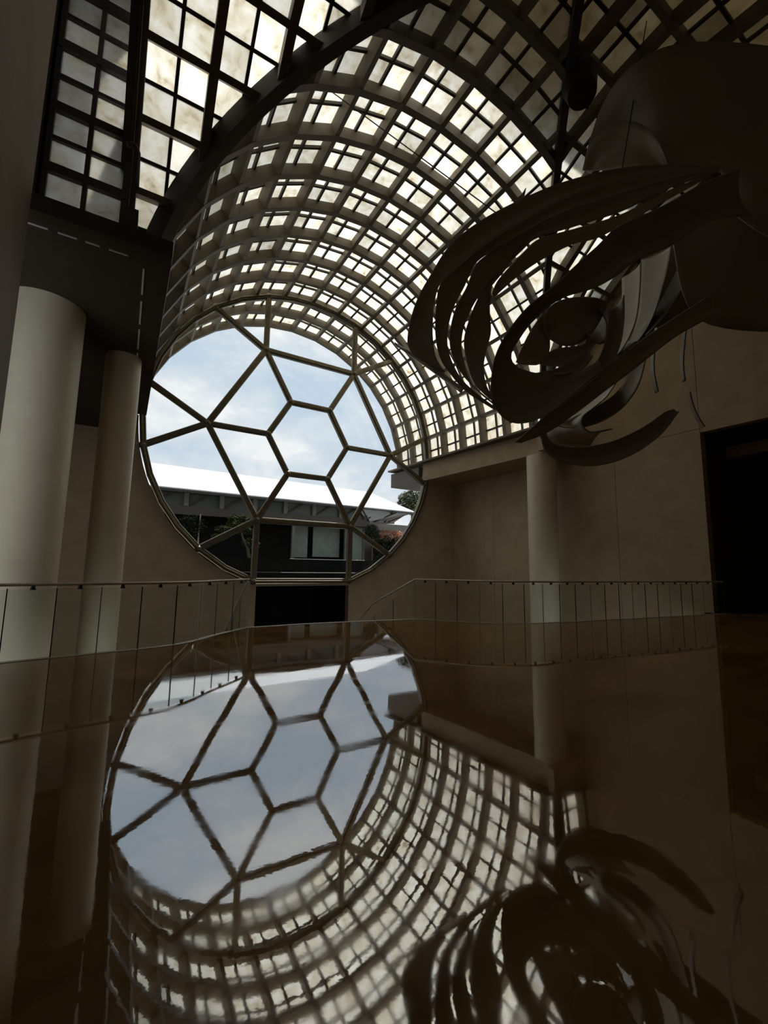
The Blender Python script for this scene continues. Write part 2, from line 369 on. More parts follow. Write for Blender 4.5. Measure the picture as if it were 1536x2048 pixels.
for k in range(len(RING_Y)-1):
    child(arch(A_pt, (RING_Y[k]+RING_Y[k+1])/2, 0.075, R+DEP-0.06, R+DEP+0.03), 'glazing_bar', M['dark_rib'], vA, clip=[PL_L, PL_R])
for i in range(17):
    child(purlin(A_pt, i*DTH, 0.15, RI+0.01, R+DEP, Y0, 22.48), 'purlin', M['rib'], vA, clip=[PL_L, PL_R])
    if i < 16:
        rr = math.cos(DTH/2)
        child(purlin(A_pt, (i+.5)*DTH, 0.075, (R+DEP-0.06)*rr, (R+DEP+0.03)*rr, Y0, 22.45), 'glazing_bar', M['dark_rib'], vA, clip=[PL_L, PL_R])
for x in RING_X:
    child(arch(B_pt, x, 0.20, RI, R+DEP), 'arch_rib', M['rib'], vB, clip=[B_L if x < VX else B_R])
for k in range(len(RING_X)-1):
    x = (RING_X[k]+RING_X[k+1])/2
    child(arch(B_pt, x, 0.075, R+DEP-0.06, R+DEP+0.03), 'glazing_bar', M['dark_rib'], vB, clip=[B_L if x < VX else B_R])
for i in range(17):
    rr = math.cos(DTH/2); far = i < 8
    segs = [(RING_X[0], VX, [B_L]), (VX, 16.42, [B_R])] if far else [(RING_X[0], 16.42, [])]
    for a, c, cl in segs:
        child(purlin(B_pt, i*DTH, 0.15, RI+0.01, R+DEP, a, c), 'purlin', M['rib'], vB, clip=cl)
    segs = [(RING_X[0], VX, [B_L]), (VX, 16.42, [B_R])] if i + .5 < 8 else [(RING_X[0], 16.42, [])]
    if i < 16:
        for a, c, cl in segs:
            child(purlin(B_pt, (i+.5)*DTH, 0.075, (R+DEP-0.06)*rr, (R+DEP+0.03)*rr, a, c), 'glazing_bar', M['dark_rib'], vB, clip=cl)

# translucent marble panes, four to a coffer; one shared mesh for the whole ones
def clip_poly(poly, planes):
    for co, no in planes:
        out = []
        for i in range(len(poly)):
            p, q = poly[i], poly[(i+1) % len(poly)]; dp, dq = (p-co).dot(no), (q-co).dot(no)
            if dp <= 0: out.append(p)
            if dp*dq < 0: out.append(p + (q-p)*(dp/(dp-dq)))
        poly = out
        if len(poly) < 3: return []
    return poly
def in_view(p):
    d = p - CAM; z = d.dot(cF)
    if z < 0.5: return 0
    x = d.dot(cR)/z*FPX; y = d.dot(cU)/z*FPX
    return 1.0/(z*z) if abs(x) < 830 and abs(y) < 1080 else 0
pane_cache = {}
def pane_mesh(w, h):
    key = (round(w, 3), round(h, 3))
    if key not in pane_cache:
        b = MB(); b.box((-w/2, -h/2, 0), (w/2, h/2, 0.03)); pane_cache[key] = b.mesh('pane', M['stone'])
    return pane_cache[key]
def panes(root, pt, cuts, ncirc, planes_for):
    items = []
    rp = R + PR
    for k in range(len(cuts)-1):
        c0, c1 = cuts[k], cuts[k+1]
        for i in range(ncirc):
            e0 = pt(i*DTH, rp, 0); e1 = pt((i+1)*DTH, rp, 0)
            for hy in (0, 1):
                a0 = c0 + (c1-c0)*hy/2; a1 = c0 + (c1-c0)*(hy+1)/2
                for ht in (0, 1):
                    q0 = e0.lerp(e1, ht/2); q1 = e0.lerp(e1, (ht+1)/2)
                    ax = Vector((0, 1, 0)) if pt is A_pt else Vector((1, 0, 0))
                    P = [q0 + ax*a0, q1 + ax*a0, q1 + ax*a1, q0 + ax*a1]
                    cen = sum(P, Vector())/4
                    pl = planes_for(cen)
                    poly = clip_poly(P, pl)
                    if len(poly) < 3: continue
                    full = all((p-co).dot(no) <= 1e-6 for p in P for co, no in pl)
                    ce = sum(poly, Vector())/len(poly)
                    items.append((in_view(ce), full, P, poly, ce))
    items.sort(key=lambda t: -t[0])
    rest = MB(); rw = root_world(root)
    for idx, (vis, full, P, poly, ce) in enumerate(items):
        u = (P[1]-P[0]).normalized(); v = (P[3]-P[0]).normalized(); nn = u.cross(v)
        out = ce - Vector((VX, ce.y, VZ)) if pt is A_pt else ce - Vector((ce.x, Y0, VZ))
        if nn.dot(out) < 0: nn = -nn; v = -v
        if idx < 290 and vis > 0:
            if full:
                me = pane_mesh((P[1]-P[0]).length - 0.012, (P[3]-P[0]).length - 0.012)
                o = bpy.data.objects.new('pane', me); col.objects.link(o); o.parent = root
                mt = Matrix((u, v, nn)).transposed().to_4x4(); mt.translation = ce - rw; o.matrix_basis = mt
            else:
                n = len(poly); b = MB(); b.add(poly + [p + nn*0.03 for p in poly], [tuple(range(n)), tuple(range(2*n-1, n-1, -1))] + [(j, (j+1)%n, (j+1)%n+n, j+n) for j in range(n)])
                child(b, 'pane', M['stone'], root, origin=ce)
        else:
            n = len(poly); rest.add(poly + [p + nn*0.03 for p in poly], [tuple(range(n)), tuple(range(2*n-1, n-1, -1))] + [(j, (j+1)%n, (j+1)%n+n, j+n) for j in range(n)])
    o = child(rest, 'pane', M['stone'], root); o['kind'] = 'stuff'
panes(vA, A_pt, RING_Y + [Y0], 16, lambda c: [PL_L, PL_R])
panes(vB, B_pt, RING_X + [16.45], 16, lambda c: ([B_L] if c.x < VX else [B_R]) if c.y > Y0 else [])

# groin ribs where the vaults meet
for sgn in (-1, 1):
    b = MB(); vs = []; Ks = 33
    for i in range(Ks):
        th = (pi/2)*i/(Ks-1) if i < Ks-1 else pi/2
        c, s = math.cos(th), math.sin(th)
        p = Vector((VX + sgn*R*c, Y0 + R*c, VZ + R*s))
        t = Vector((-sgn*s, -s, c)).normalized(); nn = Vector((sgn*c, c, 2*s)).normalized(); nn = (nn - t*nn.dot(t)).normalized(); x = t.cross(nn)
        wd = 0.30 if sgn < 0 else 0.20
        for (a, d) in ((-1, -0.10), (1, -0.10), (1, 0.42), (-1, 0.42)):
            vs.append(p + x*(a*wd/2) + nn*d)
    fs = []
    for i in range(Ks-1):
        for q in range(4): fs.append((i*4+q, i*4+(q+1)%4, i*4+4+(q+1)%4, i*4+4+q))
    fs += [(0,1,2,3), tuple(range(len(vs)-1, len(vs)-5, -1))]
    b.add(vs, fs); child(b, 'groin_rib', M['groin'], vA)
# end arch that closes the left arm
b = arch(B_pt, -0.62, 0.22, R-0.12, R+0.5); child(b, 'arch_rib', M['dark_rib'], vB)

# ------------------------------------------------------------------ window_2: tall marble screen in the left bay
w2 = struct(empty('window_2', (-1.3, 10.6, 8)))
zs = [8.35, 9.47, 10.92, 12.45, 13.98]; xs = [-0.60, -1.30, -2.02]
for x in (-0.58, -1.32, -2.04):
    b = MB(); wd = 0.09 if x == -1.32 else 0.15
    b.box((x-wd/2, 10.5, 7.0), (x+wd/2, 10.62, 14.6)); child(b, 'mullion', M['dark_rib'], w2)
for i, z in enumerate(zs):
    b = MB(); b.box((-2.04, 10.48, z-0.10), (-0.55, 10.62, z+0.10)); child(b, 'transom', M['dark_rib'], w2)
    if i < 4 and i > 0:
        zm = (z+zs[i+1])/2; b = MB(); b.box((-2.04, 10.52, zm-0.045), (-0.55, 10.62, zm+0.045)); child(b, 'glazing_bar', M['dark_rib'], w2)
spans = [(8.35, 9.47)] + [(a, (a+c)/2) for a, c in zip(zs[1:-1], zs[2:])] + [((a+c)/2, c) for a, c in zip(zs[1:-1], zs[2:])] + [(13.98, 14.6)]
for za, zb in spans:
    for xa, xb in ((-2.02, -1.32), (-1.32, -0.6)):
        b = MB(); b.box((xa+0.01, 10.6, za+0.01), (xb-0.01, 10.63, zb-0.01)); child(b, 'pane', M['stone'], w2, origin=((xa+xb)/2, 10.6, (za+zb)/2))
b = MB(); b.box((-3.2, 10.5, 6.4), (-2.06, 10.75, 14.6)); b.box((-2.1, 10.52, 6.4), (-0.5, 10.75, 8.27)); child(b, 'surround', M['dark'], w2)
b = MB(); b.box((-0.56, 10.45, 6.4), (-0.30, 10.9, 9.2)); child(b, 'surround', M['dark'], w2)

# ------------------------------------------------------------------ window_1: the great round window
w1 = struct(empty('window_1', (WXc, WY, WZ)))
sc_ = WY/19.4179
def wp(a, r): a = math.radians(a) - 0.0025; return Vector((WXc + 0.06*0 + r*math.cos(a), WY, WZ + r*math.sin(a)))
WXc2 = 7.3297*sc_; WZ2 = 7.3076*sc_
def wp(a, r): a = math.radians(a) - 0.0025; return Vector((WXc2 + r*math.cos(a), WY, WZ2 + r*math.sin(a)))
r1, r2, r3 = 2.0242*sc_, 4.6488*sc_, 7.129*sc_
ANG = [120, 60, 0, -60, -120, 180]; DL = math.degrees(0.1899)
def mullion(a, b, w=0.25, d=0.32, name='mullion'):
    q = MB(); a = Vector(a); c = Vector(b)
    t = (c-a).normalized(); x = t.cross(Vector((0,1,0))).normalized()
    # two parallel tubes with a web between them, as the photograph shows
    q.tube([a + x*w*0.30 + Vector((0,-0.08,0)), c + x*w*0.30 + Vector((0,-0.08,0))], w*0.26, 8)
    q.tube([a - x*w*0.30 + Vector((0,-0.08,0)), c - x*w*0.30 + Vector((0,-0.08,0))], w*0.26, 8)
    q.bar(a, c, w*0.55, d, up=(0,1,0))
    return child(q, name, M['frame'], w1, smooth=True)
inn = [wp(a, r1) for a in ANG]; hub = [wp(a, r2) for a in ANG]
rimp = [wp(a+DL, r3) for a in ANG]; rimm = [wp(a-DL, r3) for a in ANG]
for i in range(6):
    j = (i+1) % 6
    mullion(inn[i], inn[j]); mullion(inn[i], hub[i]); mullion(hub[i], hub[j])
    mullion(hub[i], rimp[i]); mullion(hub[i], rimm[i])
for p in inn + hub + rimp + rimm:
    q = MB(); q.blob(p + Vector((0,-0.10,0)), 0.15, amp=0, sub=2); child(q, 'hub', M['frame'], w1, smooth=True)
def rim_arc(a0, a1, nseg):
    return [wp(a0+(a1-a0)*k/nseg, r3) for k in range(nseg+1)]
arcs = []
for i in range(6):
    a = ANG[i]
    arcs.append((a+DL, a-DL, 2 if i not in () else 1)); nx = ANG[(i+1) % 6]
    if nx > a: nx -= 360
    arcs.append((a-DL, nx+DL, 1 if i == 3 else 4))
for a0, a1, ns in arcs:
    p = rim_arc(a0, a1, ns)
    for k in range(ns):
        q = MB(); m = (p[k]+p[k+1])/2; up = Vector((0,1,0))
        q.bar(p[k]+Vector((0,-.02,0)), p[k+1]+Vector((0,-.02,0)), 0.17, 0.34, up=up)
        q.tube([p[k]+Vector((0,-.19,0)), p[k+1]+Vector((0,-.19,0))], 0.055, 8)
        rad = (m - Vector((WXc2, WY, WZ2))).normalized()*-0.10
        q.tube([p[k]+rad+Vector((0,-.12,0)), p[k+1]+rad+Vector((0,-.12,0))], 0.045, 8)
        child(q, 'rim_segment', M['frame'], w1, smooth=True)
def pane_glass(poly):
    n = len(poly); q = MB(); off = Vector((0, 0.10, 0)); th = Vector((0, 0.012, 0))
    q.add([p+off for p in poly] + [p+off+th for p in poly], [tuple(range(n)), tuple(range(2*n-1, n-1, -1))] + [(k, (k+1)%n, (k+1)%n+n, k+n) for k in range(n)])
    child(q, 'pane', M['glass'], w1)
pane_glass(inn)
for i in range(6):
    j = (i+1) % 6; a = ANG[i]; nx = ANG[j]
    if nx > a: nx -= 360
    pane_glass([inn[i], inn[j], hub[j], hub[i]])
    pane_glass([hub[i]] + rim_arc(a+DL, a-DL, 2))
    pane_glass([hub[i]] + rim_arc(a-DL, nx+DL, 1 if i == 3 else 4) + [hub[j]])

# ================================================================== columns
def column(name, x, y, r, z0, z1, label, r2=None, m='column'):
    b = MB(); b.cyl((0, 0), r, z0, z1, 56, r2)
    o = b.build(name, M[m], None, smooth=True); o.location = (x, y, 0)
    tag(o, label, 'column'); return o
column('column', 15.19, 12.15, 0.60, -4.0, 6.15, 'slender pale round column under the beam on the right, by the bare concrete wall')
column('column', -0.34, 11.6, 0.37, -4.0, 6.16, 'pale round column at the edge of the left soffit, beside the round window')
column('column', -1.62, 10.0, 0.62, -4.0, 6.16, 'thick round column behind the left glass railing, half hidden by the near wall')

# ================================================================== balustrades
def resample(path, step):
    P = [Vector((x, y, 0)) for x, y in path]; Ls = [0]
    for a, b in zip(P, P[1:]): Ls.append(Ls[-1] + (b-a).length)
    n = max(2, round(Ls[-1]/step)); out = []
    for i in range(n+1):
        s = Ls[-1]*i/n
        for k in range(len(P)-1):
            if s <= Ls[k+1] + 1e-9:
                t = (s-Ls[k])/max(Ls[k+1]-Ls[k], 1e-9); out.append(P[k].lerp(P[k+1], t)); break
    return out
def balustrade(path, step, label, extra=None, flip=False):
    st = resample(path, step)
    root = empty('balustrade', (st[0].x, st[0].y, 0)); tag(root, label, 'railing')
    top = 0.99; IN = 0.03
    pp = []
    for i, p in enumerate(st):
        t = (st[min(i+1, len(st)-1)] - st[max(i-1, 0)]).normalized(); pp.append((p + Vector((t.y, -t.x, 0))*IN, t, Vector((t.y, -t.x, 0))))
    rail = [p + Vector((0,0,top)) for p, t, nn in pp]
    if extra: rail = ([Vector(e) for e in extra] + rail) if flip else (rail + [Vector(e) for e in extra])
    b = MB(); b.tube(rail, 0.022, 10); child(b, 'handrail', M['steel'], root, smooth=True)
    for i in range(len(pp)-1):
        a, c = pp[i][0], pp[i+1][0]; t = (c-a).normalized(); nn = Vector((t.y, -t.x, 0))*0.006
        a2, c2 = a + t*0.012, c - t*0.012; u = Vector((0,0,0.93)); l = Vector((0,0,0.006))
        b = MB(); b.hexa([a2-nn+l, c2-nn+l, c2+nn+l, a2+nn+l, a2-nn+u, c2-nn+u, c2+nn+u, a2+nn+u]); child(b, 'glass_panel', M['balglass'], root)
    for i, (p, t, nn) in enumerate(pp):
        b = MB(); b.bar(p + Vector((0,0,0.004)), p + Vector((0,0,0.94)), 0.014, 0.014, up=t); child(b, 'post', M['glassedge'] if i % 3 == 0 else M['black'], root)
    for i in range(len(pp)-1):
        m = (pp[i][0]+pp[i+1][0])/2
        b = MB(); b.tube([m + Vector((0,0,0.92)), m + Vector((0,0,0.975))], [0.035, 0.02], 10); child(b, 'bracket', M['black'], root, smooth=True)
    if extra:   # glass and posts of the flight going down beside the stairs
        seq = [Vector(e) for e in extra]
        if flip: seq = seq[::-1]
        a0 = rail[len(extra)] if flip else rail[-1-len(extra)]
        e1 = seq[-1]
        n = 4
        for k in range(n):
            a, c = a0.lerp(e1, k/n), a0.lerp(e1, (k+1)/n); t = (c-a); t.z = 0; t.normalize(); nn = Vector((t.y, -t.x, 0))*0.006
            dn0, dn1 = Vector((0,0,-0.9)), Vector((0,0,-0.05)); a2, c2 = a + (c-a)*0.03, c - (c-a)*0.03
            b = MB(); b.hexa([a2-nn+dn0, c2-nn+dn0, c2+nn+dn0, a2+nn+dn0, a2-nn+dn1, c2-nn+dn1, c2+nn+dn1, a2+nn+dn1]); child(b, 'glass_panel', M['balglass'], root)
            b = MB(); b.bar(c + dn0, c + dn1, 0.014, 0.014, up=t); child(b, 'post', M['black'], root)
balustrade(left_e, 0.55, 'glass railing with a steel handrail curving along the floor edge left of the stairs', extra=[(2.42, 10.4, 0.62), (2.42, 12.4, -0.66)])
balustrade(right_e, 0.55, 'long glass railing with a steel handrail running from the stairs to the right wall', extra=[(6.42, 13.2, -1.1), (6.42, 11.2, 0.24)], flip=True)
# stairs going down between the railings
st = empty('staircase', (4.4, 9.5, 0)); tag(st, 'flight of dark stone stairs going down below the round window', 'stairs')
for k in range(16):
    b = MB(); b.box((2.55, 9.5+0.32*k, -0.34-0.17*k), (6.35, 9.5+0.32*k+0.34, -0.17-0.17*k)); child(b, 'step', M['dark'], st)

# ================================================================== the hanging sculpture
SHEETS = [
    ('ribbon',[[0.875,-2.487,1.537],[0.754,-2.382,1.578],[0.632,-2.276,1.62],[0.509,-2.17,1.662],[0.385,-2.062,1.704],[0.261,-1.953,1.742],[0.138,-1.841,1.775],[0.021,-1.725,1.808],[-0.096,-1.606,1.838],[-0.213,-1.486,1.862],[-0.333,-1.366,1.876],[-0.458,-1.247,1.877],[-0.588,-1.13,1.867],[-0.719,-1.013,1.849],[-0.85,-0.895,1.827],[-0.981,-0.777,1.802],[-1.111,-0.657,1.773],[-1.237,-0.535,1.743],[-1.353,-0.406,1.715],[-1.466,-0.274,1.683],[-1.578,-0.142,1.644],[-1.691,-0.011,1.598],[-1.81,0.117,1.545],[-1.93,0.245,1.487],[-2.05,0.373,1.424],[-2.167,0.501,1.356],[-2.278,0.631,1.28],[-2.383,0.764,1.202],[-2.484,0.897,1.116],[-2.578,1.027,1.017],[-2.663,1.148,0.898],[-2.734,1.259,0.758],[-2.794,1.36,0.604],[-2.85,1.459,0.444],[-2.905,1.561,0.286],[-2.958,1.667,0.128],[-3.002,1.771,-0.034],[-3.03,1.869,-0.204],[-3.046,1.959,-0.384],[-3.053,2.034,-0.574],[-3.056,2.087,-0.779],[-3.049,2.095,-1.004],[-2.963,2.035,-1.206],[-2.818,1.948,-1.346],[-2.655,1.854,-1.458],[-2.493,1.761,-1.568]],[[0.875,-2.486,1.528],[0.77,-2.386,1.546],[0.662,-2.286,1.565],[0.553,-2.185,1.584],[0.444,-2.083,1.602],[0.334,-1.98,1.618],[0.225,-1.876,1.631],[0.12,-1.768,1.643],[0.018,-1.658,1.655],[-0.083,-1.547,1.663],[-0.185,-1.434,1.666],[-0.288,-1.321,1.663],[-0.397,-1.21,1.65],[-0.51,-1.101,1.629],[-0.624,-0.992,1.604],[-0.739,-0.882,1.575],[-0.853,-0.773,1.542],[-0.967,-0.662,1.505],[-1.079,-0.551,1.464],[-1.183,-0.436,1.422],[-1.283,-0.319,1.374],[-1.379,-0.202,1.321],[-1.475,-0.084,1.263],[-1.573,0.034,1.204],[-1.675,0.152,1.144],[-1.778,0.271,1.082],[-1.88,0.39,1.016],[-1.98,0.509,0.947],[-2.076,0.63,0.872],[-2.164,0.753,0.793],[-2.25,0.875,0.706],[-2.334,0.996,0.615],[-2.419,1.118,0.521],[-2.509,1.243,0.431],[-2.595,1.365,0.332],[-2.648,1.48,0.209],[-2.65,1.581,0.065],[-2.632,1.671,-0.087],[-2.602,1.747,-0.249],[-2.575,1.8,-0.427],[-2.564,1.825,-0.626],[-2.552,1.829,-0.835],[-2.528,1.825,-1.042],[-2.486,1.811,-1.244],[-2.406,1.769,-1.428],[-2.307,1.712,-1.598]],0.05,None),
    ('ribbon',[[0.875,-2.486,1.528],[0.748,-2.373,1.544],[0.618,-2.26,1.56],[0.488,-2.146,1.577],[0.357,-2.031,1.592],[0.226,-1.915,1.603],[0.098,-1.796,1.611],[-0.025,-1.673,1.618],[-0.147,-1.548,1.62],[-0.27,-1.423,1.616],[-0.396,-1.298,1.603],[-0.528,-1.176,1.578],[-0.662,-1.054,1.546],[-0.797,-0.932,1.509],[-0.931,-0.81,1.468],[-1.064,-0.687,1.421],[-1.193,-0.562,1.37],[-1.312,-0.433,1.316],[-1.426,-0.303,1.254],[-1.539,-0.172,1.186],[-1.654,-0.042,1.115],[-1.773,0.088,1.042],[-1.893,0.219,0.966],[-2.013,0.35,0.886],[-2.129,0.481,0.8],[-2.237,0.614,0.707],[-2.338,0.747,0.606],[-2.436,0.881,0.5],[-2.53,1.02,0.396],[-2.627,1.165,0.298],[-2.71,1.307,0.183],[-2.722,1.427,0.029],[-2.688,1.514,-0.148],[-2.655,1.592,-0.336],[-2.611,1.664,-0.527],[-2.559,1.733,-0.72],[-2.494,1.78,-0.921],[-2.421,1.798,-1.131],[-2.33,1.781,-1.341],[-2.211,1.724,-1.534],[-2.086,1.658,-1.72],[-1.955,1.589,-1.899],[-1.805,1.508,-2.055],[-1.637,1.416,-2.182],[-1.465,1.32,-2.299],[-1.293,1.225,-2.416]],[[0.876,-2.485,1.519],[0.761,-2.377,1.51],[0.643,-2.269,1.501],[0.525,-2.159,1.493],[0.406,-2.049,1.483],[0.288,-1.938,1.471],[0.17,-1.825,1.456],[0.059,-1.71,1.439],[-0.05,-1.592,1.419],[-0.159,-1.474,1.395],[-0.27,-1.355,1.369],[-0.385,-1.237,1.342],[-0.508,-1.12,1.313],[-0.633,-1.002,1.283],[-0.76,-0.885,1.252],[-0.887,-0.766,1.219],[-1.012,-0.647,1.181],[-1.132,-0.525,1.138],[-1.242,-0.398,1.092],[-1.349,-0.271,1.039],[-1.454,-0.142,0.981],[-1.561,-0.013,0.921],[-1.666,0.118,0.859],[-1.771,0.25,0.793],[-1.876,0.383,0.724],[-1.98,0.523,0.664],[-2.084,0.667,0.608],[-2.171,0.808,0.526],[-2.214,0.93,0.399],[-2.229,1.035,0.248],[-2.252,1.14,0.094],[-2.292,1.252,-0.056],[-2.326,1.359,-0.215],[-2.338,1.456,-0.384],[-2.33,1.545,-0.561],[-2.299,1.63,-0.74],[-2.25,1.693,-0.928],[-2.184,1.712,-1.129],[-2.112,1.684,-1.34],[-2.034,1.63,-1.549],[-1.943,1.557,-1.747],[-1.827,1.47,-1.918],[-1.698,1.375,-2.071],[-1.568,1.277,-2.217],[-1.436,1.172,-2.356],[-1.305,1.066,-2.491]],0.05,None),
    ('ribbon',[[0.876,-2.485,1.519],[0.762,-2.378,1.51],[0.645,-2.27,1.502],[0.528,-2.162,1.493],[0.41,-2.053,1.484],[0.293,-1.942,1.472],[0.176,-1.831,1.457],[0.066,-1.716,1.44],[-0.043,-1.6,1.42],[-0.151,-1.483,1.397],[-0.261,-1.365,1.371],[-0.375,-1.247,1.345],[-0.496,-1.131,1.316],[-0.62,-1.015,1.286],[-0.746,-0.898,1.256],[-0.871,-0.781,1.223],[-0.996,-0.662,1.186],[-1.116,-0.542,1.144],[-1.226,-0.417,1.099],[-1.332,-0.29,1.047],[-1.437,-0.163,0.991],[-1.543,-0.035,0.931],[-1.648,0.095,0.871],[-1.752,0.225,0.806],[-1.856,0.357,0.738],[-1.957,0.493,0.674],[-2.06,0.635,0.616],[-2.148,0.776,0.538],[-2.191,0.898,0.415],[-2.198,0.998,0.263],[-2.207,1.096,0.105],[-2.24,1.209,-0.042],[-2.277,1.318,-0.195],[-2.29,1.416,-0.362],[-2.285,1.505,-0.536],[-2.257,1.589,-0.713],[-2.211,1.657,-0.898],[-2.145,1.683,-1.095],[-2.07,1.654,-1.302],[-1.988,1.596,-1.506],[-1.894,1.519,-1.7],[-1.78,1.429,-1.869],[-1.654,1.334,-2.022],[-1.531,1.24,-2.177],[-1.409,1.147,-2.329],[-1.287,1.054,-2.48]],[[0.852,-2.447,1.518],[0.752,-2.347,1.489],[0.65,-2.247,1.462],[0.546,-2.146,1.434],[0.443,-2.044,1.404],[0.34,-1.941,1.373],[0.238,-1.838,1.337],[0.142,-1.734,1.297],[0.05,-1.629,1.251],[-0.039,-1.523,1.199],[-0.129,-1.416,1.148],[-0.223,-1.308,1.1],[-0.323,-1.199,1.059],[-0.43,-1.089,1.023],[-0.539,-0.977,0.991],[-0.651,-0.865,0.962],[-0.764,-0.752,0.934],[-0.878,-0.638,0.906],[-0.992,-0.521,0.885],[-1.108,-0.402,0.871],[-1.225,-0.281,0.856],[-1.338,-0.159,0.833],[-1.433,-0.032,0.792],[-1.501,0.101,0.734],[-1.559,0.229,0.657],[-1.624,0.346,0.562],[-1.689,0.455,0.451],[-1.752,0.563,0.334],[-1.812,0.672,0.217],[-1.865,0.794,0.11],[-1.912,0.924,0.007],[-1.939,1.066,-0.092],[-1.937,1.212,-0.196],[-1.964,1.313,-0.345],[-1.98,1.407,-0.503],[-1.971,1.498,-0.664],[-1.947,1.567,-0.84],[-1.913,1.595,-1.034],[-1.874,1.593,-1.238],[-1.839,1.565,-1.451],[-1.808,1.509,-1.669],[-1.759,1.425,-1.874],[-1.681,1.315,-2.049],[-1.589,1.206,-2.206],[-1.485,1.099,-2.347],[-1.38,0.993,-2.484]],0.05,None),
    ('ribbon',[[0.852,-2.447,1.518],[0.753,-2.348,1.49],[0.651,-2.249,1.462],[0.549,-2.148,1.434],[0.446,-2.048,1.406],[0.344,-1.946,1.374],[0.243,-1.844,1.339],[0.147,-1.74,1.3],[0.057,-1.636,1.254],[-0.032,-1.532,1.204],[-0.121,-1.426,1.152],[-0.213,-1.319,1.104],[-0.312,-1.211,1.063],[-0.417,-1.102,1.027],[-0.525,-0.992,0.995],[-0.636,-0.881,0.966],[-0.748,-0.769,0.938],[-0.861,-0.656,0.91],[-0.973,-0.54,0.888],[-1.088,-0.422,0.873],[-1.204,-0.303,0.859],[-1.317,-0.182,0.839],[-1.417,-0.058,0.801],[-1.488,0.073,0.748],[-1.546,0.201,0.675],[-1.608,0.321,0.586],[-1.674,0.43,0.479],[-1.738,0.537,0.364],[-1.798,0.644,0.247],[-1.851,0.76,0.136],[-1.896,0.885,0.03],[-1.929,1.013,-0.079],[-1.902,1.169,-0.172],[-1.917,1.267,-0.321],[-1.93,1.356,-0.48],[-1.925,1.449,-0.638],[-1.905,1.528,-0.806],[-1.869,1.562,-0.995],[-1.826,1.563,-1.195],[-1.788,1.538,-1.403],[-1.76,1.489,-1.62],[-1.715,1.414,-1.827],[-1.635,1.321,-2.003],[-1.542,1.218,-2.16],[-1.453,1.102,-2.31],[-1.364,0.979,-2.452]],[[0.887,-2.434,1.527],[0.793,-2.341,1.5],[0.697,-2.248,1.474],[0.601,-2.154,1.447],[0.504,-2.06,1.42],[0.407,-1.965,1.391],[0.311,-1.869,1.359],[0.218,-1.773,1.323],[0.13,-1.675,1.282],[0.046,-1.578,1.236],[-0.038,-1.479,1.187],[-0.123,-1.38,1.138],[-0.212,-1.28,1.094],[-0.307,-1.178,1.057],[-0.407,-1.075,1.025],[-0.51,-0.972,0.997],[-0.615,-0.868,0.971],[-0.721,-0.763,0.946],[-0.828,-0.657,0.921],[-0.933,-0.549,0.897],[-1.042,-0.44,0.88],[-1.151,-0.33,0.865],[-1.258,-0.217,0.846],[-1.356,-0.101,0.818],[-1.418,0.028,0.78],[-1.445,0.162,0.725],[-1.486,0.289,0.659],[-1.543,0.408,0.581],[-1.597,0.527,0.5],[-1.633,0.657,0.422],[-1.651,0.795,0.347],[-1.637,0.913,0.241],[-1.594,1.0,0.11],[-1.555,1.062,-0.043],[-1.509,1.114,-0.201],[-1.449,1.17,-0.354],[-1.37,1.225,-0.503],[-1.347,1.276,-0.674],[-1.38,1.318,-0.86],[-1.435,1.334,-1.065],[-1.514,1.318,-1.289],[-1.561,1.286,-1.513],[-1.575,1.25,-1.727],[-1.569,1.2,-1.934],[-1.541,1.124,-2.128],[-1.505,1.043,-2.315]],0.05,None),
    ('ribbon',[[0.769,-2.359,1.497],[0.709,-2.257,1.487],[0.647,-2.154,1.476],[0.582,-2.05,1.464],[0.518,-1.945,1.451],[0.452,-1.839,1.437],[0.388,-1.732,1.419],[0.327,-1.623,1.398],[0.267,-1.513,1.372],[0.207,-1.403,1.342],[0.141,-1.292,1.309],[0.069,-1.182,1.277],[-0.014,-1.072,1.246],[-0.107,-0.964,1.218],[-0.207,-0.857,1.19],[-0.313,-0.75,1.163],[-0.423,-0.644,1.137],[-0.533,-0.537,1.11],[-0.644,-0.429,1.083],[-0.754,-0.319,1.062],[-0.867,-0.207,1.047],[-0.979,-0.094,1.029],[-1.086,0.022,1.004],[-1.172,0.143,0.961],[-1.215,0.269,0.897],[-1.259,0.388,0.817],[-1.319,0.499,0.724],[-1.379,0.606,0.624],[-1.437,0.715,0.523],[-1.491,0.828,0.423],[-1.516,0.933,0.305],[-1.507,1.028,0.175]],[[0.795,-2.347,1.469],[0.74,-2.247,1.44],[0.682,-2.146,1.409],[0.623,-2.045,1.377],[0.564,-1.942,1.345],[0.503,-1.838,1.311],[0.442,-1.733,1.277],[0.382,-1.625,1.243],[0.321,-1.517,1.208],[0.259,-1.408,1.17],[0.195,-1.298,1.131],[0.129,-1.187,1.091],[0.06,-1.074,1.052],[-0.003,-0.956,1.019],[-0.067,-0.837,0.984],[-0.136,-0.716,0.952],[-0.207,-0.588,0.938],[-0.268,-0.444,0.97],[-0.339,-0.3,1.002],[-0.432,-0.175,0.981],[-0.534,-0.059,0.934],[-0.639,0.053,0.876],[-0.742,0.165,0.813],[-0.838,0.281,0.748],[-0.929,0.398,0.679],[-1.016,0.515,0.602],[-1.102,0.631,0.52],[-1.183,0.745,0.429],[-1.263,0.858,0.333],[-1.338,0.975,0.236],[-1.412,1.093,0.138]],0.04,None),
